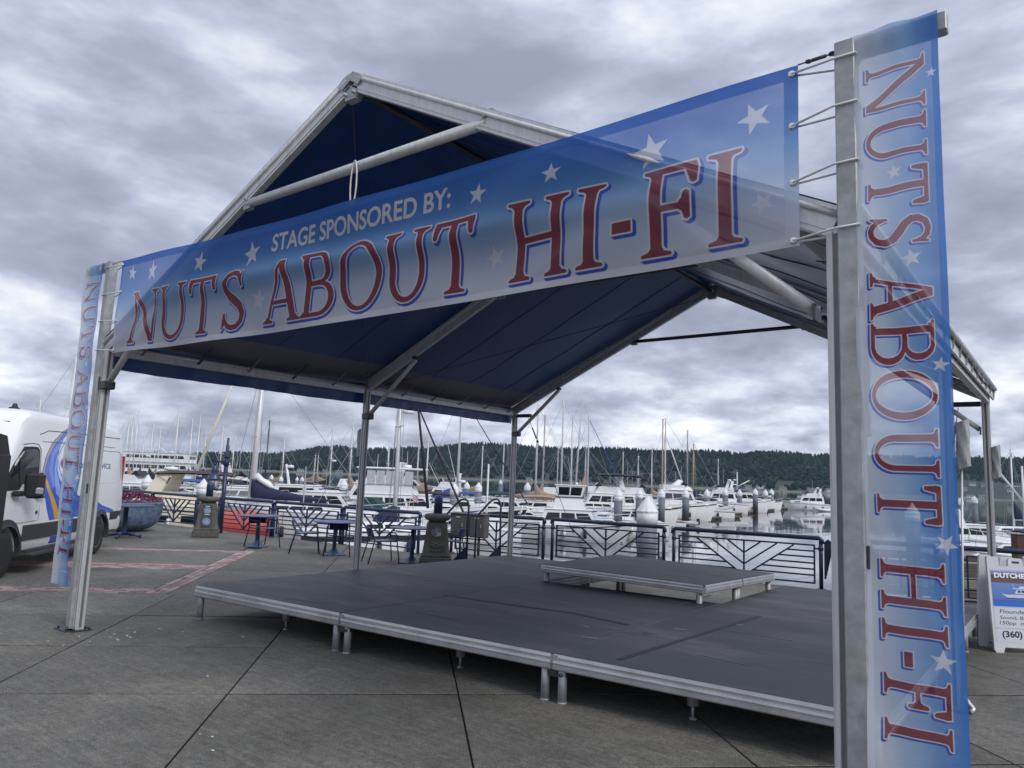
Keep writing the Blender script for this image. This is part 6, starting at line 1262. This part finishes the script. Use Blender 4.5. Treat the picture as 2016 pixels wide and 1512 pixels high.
# ---- background sailboats, each known by its mast
for lbl, px, dist, d, L, top, mpx, kw in (
    ('distant ketch with a very tall mast and spreaders rising behind the van', 118, 62, 1, 12, 700, 126, dict(spr=(.35, .62), mr=.10)), ('distant sailboat with a short mast stub showing above the van roof', 55, 70, 1, 9, 786, 67, dict(mr=.12)),
    ('first of three close masts right of the van rear', 238, 96, 1, 9, 817, 246, dict()), ('second of three close masts right of the van rear', 262, 102, -1, 9, 815, 254, dict()), ('tallest right hand mast of the three close masts by the van', 275, 108, 1, 10, 811, 262, dict()),
    ('short masted sloop right of the three close masts', 288, 120, 1, 7, 855, 279, dict()), ('sloop with one mast left of the ferry middle', 303, 104, -1, 8.5, 832, 294, dict(rdm=.45)), ('tall single mast in front of the ferry with a long backstay', 352, 92, 1, 10, 810, 342, dict(mr=.10)),
    ('left mast of the pair at the ferry stern', 380, 100, -1, 9, 825, 371, dict()), ('right mast of the pair at the ferry stern', 392, 106, 1, 9.5, 822, 386, dict()), ('sloop whose mast stands between the leaning spar and the lantern post', 424, 110, 1, 9, 840, 433, dict()), ('sloop whose mast stands just right of the lantern post', 468, 115, -1, 8, 858, 457, dict()),
    ('sloop behind the thick white mast with its own thin dark mast', 528, 74, 1, 9, 830, 523, dict(mm=STEEL)), ('sloop with mast and radar midway between thick mast and tent leg', 655, 88, 1, 9.5, 842, 650, dict(rdm=.5)), ('sloop with a mast just left of the mid left tent leg', 694, 84, -1, 9.5, 832, 689, dict()), ('small sloop with the short thin mast of the far trio', 622, 130, 1, 7, 897, 619, dict(mr=.06)), ('small sloop second in the far trio of short masts', 634, 132, -1, 7, 898, 625, dict(mr=.06)),
    ('sloop with a white mast and two raked shrouds right of the wrapped headsails', 846, 78, 1, 9, 855, 840, dict()), ('sloop with a pale mast standing clear beside the back left tent leg', 1062, 70, -1, 9.5, 798, 1055, dict(mr=.10, spr=(.42,))), ('sloop with a bronze mast second from the back left tent leg', 1078, 74, 1, 9, 820, 1069, dict(mm=pm('bronze_mast', (.33, .31, .29), .45, .3))),
    ('sloop with the tallest grey mast above the pilothouse cruiser', 1112, 80, 1, 10.5, 790, 1105, dict(mr=.11)), ('sloop with a grey mast in the cluster right of the tallest one', 1130, 86, -1, 9, 814, 1124, dict()), ('sloop with a pale leaning mast in the cluster above the pilothouse cruiser', 1140, 90, 1, 10, 782, 1132, dict(lean=.6)), ('sloop with a blue furled headsail right of the mast cluster', 1172, 78, 1, 8.2, 820, 1157, dict(furl=BLUC)),
    ('small sloop with a short mast inside the mast cluster', 1092, 104, 1, 7, 880, 1097, dict(mr=.07)), ('sloop with one white mast right of the blue furled headsail', 1262, 98, 1, 8, 900, 1256, dict(mr=.08)), ('sailboat with a spiral wrapped mast right of the tan double masts', 1362, 98, 1, 9.5, 849, 1353, dict(mm=pm('wrapped_mast', (.26, .26, .27), .5, .2, .4, 3))), ('sailboat with a tan mast right of the spiral wrapped one', 1372, 94, -1, 9, 876, 1365, dict(mm=TAN)),
    ('sloop with a thin mast against the ferry, left of the leaning spar', 318, 112, 1, 8, 846, 310, dict()), ('sloop with a thin mast right of the leaning spar foot', 408, 118, -1, 8, 850, 400, dict()), ('sloop with a stubby mast behind the loose white sail', 562, 108, 1, 8, 866, 556, dict()), ('sloop with a pale mast behind the clear canvas yacht hardtop', 770, 96, 1, 9, 862, 763, dict()), ('sloop with a pale mast between the two wrapped headsails', 830, 104, -1, 8.5, 868, 822, dict()), ('sloop with a pale mast above the black bimini cruiser bow', 958, 100, 1, 8, 880, 948, dict()), ('sloop with a pale mast just left of the back left tent leg', 1000, 92, -1, 8.5, 868, 990, dict()), ('sloop with a thin mast right of the blue furled headsail foot', 1232, 120, 1, 8, 892, 1226, dict()), ('sloop with a thin mast left of the tan double masts', 1290, 116, -1, 8, 886, 1283, dict()), ('sloop with a thin mast behind the boat deck trawler', 1420, 140, 1, 8, 905, 1414, dict())):
    kw = dict(kw); sailboat(lbl, px, dist, d, L, top, (px*37) % 11-5, mpx, fb=1.15, cover=(NAVYC, BLUC, TANC, BLKC)[px % 4], **kw)
t_ = boat('workboat', 'white workboat with a long pale spar leaning steeply up under the tent eave', 372, 66, 1); sh = hull(t_, 9, 3, 1.4, 1.9); cabin(t_, -2.5, .5, 1.1, 1.4, 3.3, .3, .1, .95, WHITE, 3, (.5, .85), roof=.15); m = MB(); m.tube((lx(374, 372, 66, 1), 0, 1.6), (lx(450, 372, 66, 1), 0, HT(450, 735, 66)), .17, .10, n=8); m.build('leaning_spar', pm('spar_cream', (.55, .53, .48), .5), t_)
# ---- two deck passenger vessel at the left
dF = 165; t_ = boat('ferry', 'white two deck passenger vessel moored behind the masts at the left', 318, dF, 1); sh = hull(t_, 19, 5, 2.4, 3.0)
def deckhouse(x0, x1, z0, z1, hw, n, wz): return cabin(t_, x0, x1, hw, z0, z1, .2, .1, .98, WHITE, n, wz, GLASS, 2, name='deckhouse', roof=.35)
zt = HT(318, 892, dF); deckhouse(-8.5, 7.6, 2.2, 2.2+(zt-2.2)*.50, 2.2, 9, (.45, .8)); deckhouse(-8.2, 6.8, 2.3+(zt-2.2)*.52, zt, 2.1, 8, (.4, .72)); m = MB()
for k in range(16): m.tube((-8+k, 2.0, zt), (-8+k, 2.0, zt+.9), .03, n=4)
m.tube((-8, 2.0, zt+.9), (7, 2.0, zt+.9), .04, n=5); m.build('roof_rail', MAST, t_)['kind'] = 'stuff'; radome(t_, 2, 0, zt+.2, .5); m = MB(); m.tube((1, 0, zt), (-2.5, 0, zt+2.4), .12, n=6); m.build('mast', MAST, t_)
# ---- more moored boats filling the berths
for lbl, px, dist, d, L, kw in (
    ('white flybridge boat berthed behind the flower planter', 275, 60, 1, 8, dict(fly=True, nw=3)), ('white sloop sized day boat with blue cover under the brown bimini', 352, 58, -1, 7, dict(top=True, topm=BLUC)), ('white cruiser berthed right of the lantern post in the second row', 478, 58, 1, 7.5, dict(nw=2, top=True, topm=BLKC)), ('red trimmed white fishing boat left of the thick white mast', 478, 84, 1, 8, dict(fly=True, arc=True, rdm=True, ants=((0, .2, 2.5), (.5, -.2, 1.8)))),
    ('white cruiser with dark arch right of the far trio of masts', 640, 74, -1, 8, dict(arc=True)), ('white boat with canvas top far behind the mid left tent leg', 690, 72, 1, 8, dict(top=True, topm=BLKC)), ('white trawler far behind the green windscreen cover', 742, 86, 1, 8.5, dict(fly=True, rdm=True)), ('white boat behind the black bimini of the express cruiser', 872, 84, -1, 8, dict(fly=True, arc=True)), ('blue topped white boat behind the second utility box', 945, 72, 1, 7.5, dict(top=True, topm=BLUC)), ('white boat with teal canvas left of the pilothouse cruiser stern', 1010, 58, 1, 6, dict(top=True, topm=GRNC)),
    ('white flybridge boat with radar right behind the pilothouse bridge', 1108, 76, 1, 8, dict(fly=True, rdm=True)), ('white boat with tan hull band right of the pilothouse bridge', 1148, 92, -1, 9, dict(fly=True, col=WHITE)), ('white sport boat with dark canopy above the blue furled headsail foot', 1215, 92, 1, 8.5, dict(fly=True, top=True, topm=BLKC, ants=((0, .3, 2.5),))), ('white convertible with a tuna tower behind the black canopies', 1248, 110, 1, 9, dict(fly=True, arc=True, ants=((0, .3, 3.5), (.6, -.3, 2)))), ('distant white boat between the wrapped mast and the tan mast', 1380, 118, 1, 8, dict(fly=True, arc=True)), ('distant white cruiser with a dome right of the third right piling', 1430, 128, -1, 9, dict(fly=True, rdm=True)), ('green covered boat at the end of the right piling row', 1517, 140, 1, 4.5, dict(top=True, topm=GRNC)), ('white cruiser behind the dark piling at the far right', 1920, 52, 1, 7, dict(nw=3, arc=True))):
    cruiser(lbl, px, dist, d, L, (px*13) % 9-4, 1.15+(px % 5)*.12, hgt=.95+(px % 3)*.2, group=None if False else None) if False else cruiser(lbl, px, dist, d, L, (px*13) % 9-4, 1.15+(px % 5)*.12, hgt=.95+(px % 3)*.2, **kw)
# ---- pilings with white cone caps
SLV = pm('piling_sleeve', (.125, .140, .175), .6, 0, .12, 2, stretch=(2, 2, .4)); FOUL = pm('piling_growth', (.030, .022, .018), .95, 0, .4, 6, .6, 18); CAPW = pm('piling_cap_white', (.66, .67, .69), .55, 0, .06, 3, dirt=(.42, .41, .35), dscale=2.2, damt=.55)
def piling(lbl, px, dist, wpx, apex, dirty=False):
    r_ = wpx*dist/FPX/2; p = at(px, dist); t_ = thing('piling', lbl, 'piling', (p.x, p.y, WZ), 0, 'pilings with white cone caps'); zt = HT(px, apex, dist); ch = r_*1.65
    m = MB(); m.lathe([(r_*1.0, -3), (r_*1.0, .35), (r_*1.03, .8), (r_*.99, 1.15)], n=16); m.build('growth', FOUL, t_)
    m = MB(); m.lathe([(r_*.985, 1.1), (r_*.985, zt-ch-r_*1.1)], n=18); m.build('sleeve', SLV, t_)
    m = MB(); m.lathe([(r_*1.04, zt-ch-r_*1.15), (r_*1.04, zt-ch-.005)], n=18); o_ = m.build('cap_collar', CAPW, t_); m = MB(); m.lathe([(r_*1.10, zt-ch), (r_*1.10, zt-ch+.04), (.02, zt)], n=12, smooth=False); m.build('cone_cap', CAPW, t_)
for a in (('broad weathered cone capped piling close behind the dark railing', 1275, 27, 39, 975), ('piling standing in front of the low express cruiser left of the broad near piling', 1218, 52, 17, 962), ('piling just left of the broad near piling cone', 1259, 56, 14, 962), ('piling directly right of the broad near piling', 1303, 60, 13, 962), ('piling in front of the curtained trawler windows', 1350, 76, 13.5, 962), ('piling between the curtained trawler and the brown dock', 1392, 92, 12, 962), ('piling fourth from the lone yacht end of the receding row', 1428, 105, 10.8, 961), ('piling beside the domed fishing boat', 1456, 112, 10, 963), ('piling third from the open water end of the row', 1487, 120, 10, 961), ('piling second from the open water end of the row', 1507, 135, 9.6, 963), ('last piling of the row at the open water', 1519, 142, 9, 962),
    ('piling behind the thick mast with the black headsails', 778, 50, 17, 944), ('piling left of the first black handrail hoop', 896, 50, 16.5, 950), ('piling seen between the two black handrail hoops', 943, 56, 13.5, 949), ('slim far piling left of the one between the hoops', 920, 78, 11, 948), ('slim dark piling beside the back left tent leg', 986, 80, 7, 944), ('piling left of the pilothouse cruiser bridge', 1039, 70, 12, 949), ('piling left of the mid left tent leg with a clean white cone', 679, 56, 15, 943), ('far piling behind the loose white sail', 536, 90, 7, 934), ('far piling right of the loose white sail', 555, 86, 8, 937), ('far piling under the far trio of masts', 596, 95, 7, 938), ('far piling right of the leaning radar pole', 586, 100, 5.5, 939), ('white coned piling in front of the cream cruiser arch', 294, 50, 19, 934), ('tall white cone directly behind the two plaque pillar', 404, 29, 22, 942), ('timber coloured piling left of the back right tent leg', 1918, 60, 11, 976), ('dark piling half hidden by the tall narrow banner', 1890, 56, 11, 980), ('piling glimpsed through the lower half of the tall narrow banner', 1795, 34, 26, 990)): piling(*a)
m = None
# ---- floating docks
def dock(lbl, px0, px1, d0, d1, w_=1.8):
    a, b_ = at(px0, d0), at(px1, d1); t_ = thing('floating_dock', lbl, 'dock', (a.x, a.y, WZ), math.atan2(b_.y-a.y, b_.x-a.x), 'floating docks of the marina'); L = (b_-a).length
    m = MB(); n = max(2, int(L/2.4))
    for k in range(n): m.bbox((L*k/n+.15, -w_/2+.05, -.2), (L*(k+1)/n-.15, w_/2-.05, .26), .03)
    m.build('floats', FLOAT, t_)['kind'] = 'stuff'
    m = MB(); n = int(L/.6)
    for k in range(n): m.box((L*k/n+.01, -w_/2, .30), (L*(k+1)/n-.01, w_/2, .36))
    m.build('planks', DOCKM, t_)['kind'] = 'stuff'; m = MB(); m.box((0, -w_/2-.05, .2), (L, -w_/2, .38)); m.box((0, w_/2, .2), (L, w_/2+.05, .38)); m.build('whaler', TIM, t_)
dock('dark floating dock running along the receding row of right pilings', 1308, 1524, 78.5, 145); dock('brown floating dock at the bow of the lone motor yacht', 1512, 1556, 146, 158, 2.6); dock('floating dock in front of the near left boats', 250, 720, 47, 47.5); dock('floating dock behind the pilothouse cruiser', 900, 1300, 64, 66); dock('floating dock with boats in the second row', 260, 1000, 70, 71); dock('floating dock finger between the trawler and the crane boat', 1380, 1445, 90, 99); dock('floating dock behind the far right boats', 1880, 2060, 49, 50)
t_ = boat('marker_pole', 'thin dark marker pole on the water left of the lone motor yacht', 1539, 158, 1, cat='pole'); m = MB(); m.tube((0, 0, -1), (0, 0, HT(1539, 966, 158)), .12, n=8); m.build('pole', TIM, t_)
t_ = boat('dock_pole', 'slim white pole with a small sign above the navy sail cover', 602, 40, 1, cat='pole'); m = MB(); m.tube((0, 0, -1), (0, 0, HT(602, 918, 40)), .035, n=6); m.build('pole', RIG, t_); m = MB(); m.bbox((-.1, -.02, HT(602, 969, 40)), (.1, .02, HT(602, 957, 40)), .005); m.build('sign_plate', MAST, t_)
t_ = boat('dock_pole', 'white square pole beside the forestay left of the back tent leg', 961, 50, 1, cat='pole'); m = MB(); m.tube((0, 0, -1), (0, 0, HT(961, 914, 50)), .06, n=6); m.build('pole', MAST, t_)

lp_ = at(718, 40); t_ = thing('dock_locker', 'brown wooden locker on the dock seen below the railing by the tent leg', 'locker', (lp_.x, lp_.y, WZ+.1), RHEAD+.2); WOODL = pm('varnished_locker', (.30, .14, .06), .5, 0, .2, 4, stretch=(1, 1, 6)); m = MB(); m.bbox((-.38, -.3, 0), (.38, .3, 1.0), .02); m.build('body', WOODL, t_); m = MB(); m.bbox((-.42, -.34, 1.0), (.42, .34, 1.05), .01); m.build('lid', WOODL, t_)
for x in (-.36, .02): m = MB(); m.bbox((x, -.32, .08), (x+.34, -.30, .92), .008); d_ = m.build('door', WOODL, t_); m = MB(); m.bbox((x+.15, -.34, .5), (x+.19, -.32, .6), .005); m.build('handle', STEEL, d_)
dock('floating dock carrying the brown wooden locker below the railing', 560, 860, 39.5, 40)
fp = at(812, 45); t_ = thing('ensign_flag', 'small faded striped flag hanging on a short staff below the clear canvas yacht', 'flag', (fp.x, fp.y, WZ), RHEAD); m = MB(); m.tube((-.15, 0, HT(806, 1000, 45)), (.1, 0, HT(818, 962, 45)), .02, n=5); m.build('staff', MAST, t_); z0 = HT(812, 984, 45); m = MB()
for k in range(7): m.add([(.08+a*.36, .05*math.sin(a*5), z0+.055*(k+c)-.2*a) for c in (0, 1) for a in (0, .5, 1)], [(0, 1, 4, 3), (1, 2, 5, 4)], k % 2)
m.build('flag_cloth', [pm('flag_red', (.26, .07, .09), .8), pm('flag_white', (.6, .6, .6), .8)], t_, recalc=False)
# ---- sea air over the bay
HZ = D.materials.new('sea_haze'); HZ.use_nodes = True; t = HZ.node_tree; t.nodes.clear(); o_ = t.nodes.new('ShaderNodeOutputMaterial'); pv = t.nodes.new('ShaderNodeVolumePrincipled'); pv.inputs['Color'].default_value = (.52, .74, 1.0, 1); pv.inputs['Density'].default_value = .00005; t.links.new(pv.outputs[0], o_.inputs['Volume'])
hz = MB(); hz.box((-6500, -500, WZ-9), (6500, 9500, 130)); tag(hz.build('haze', HZ), kind='stuff')
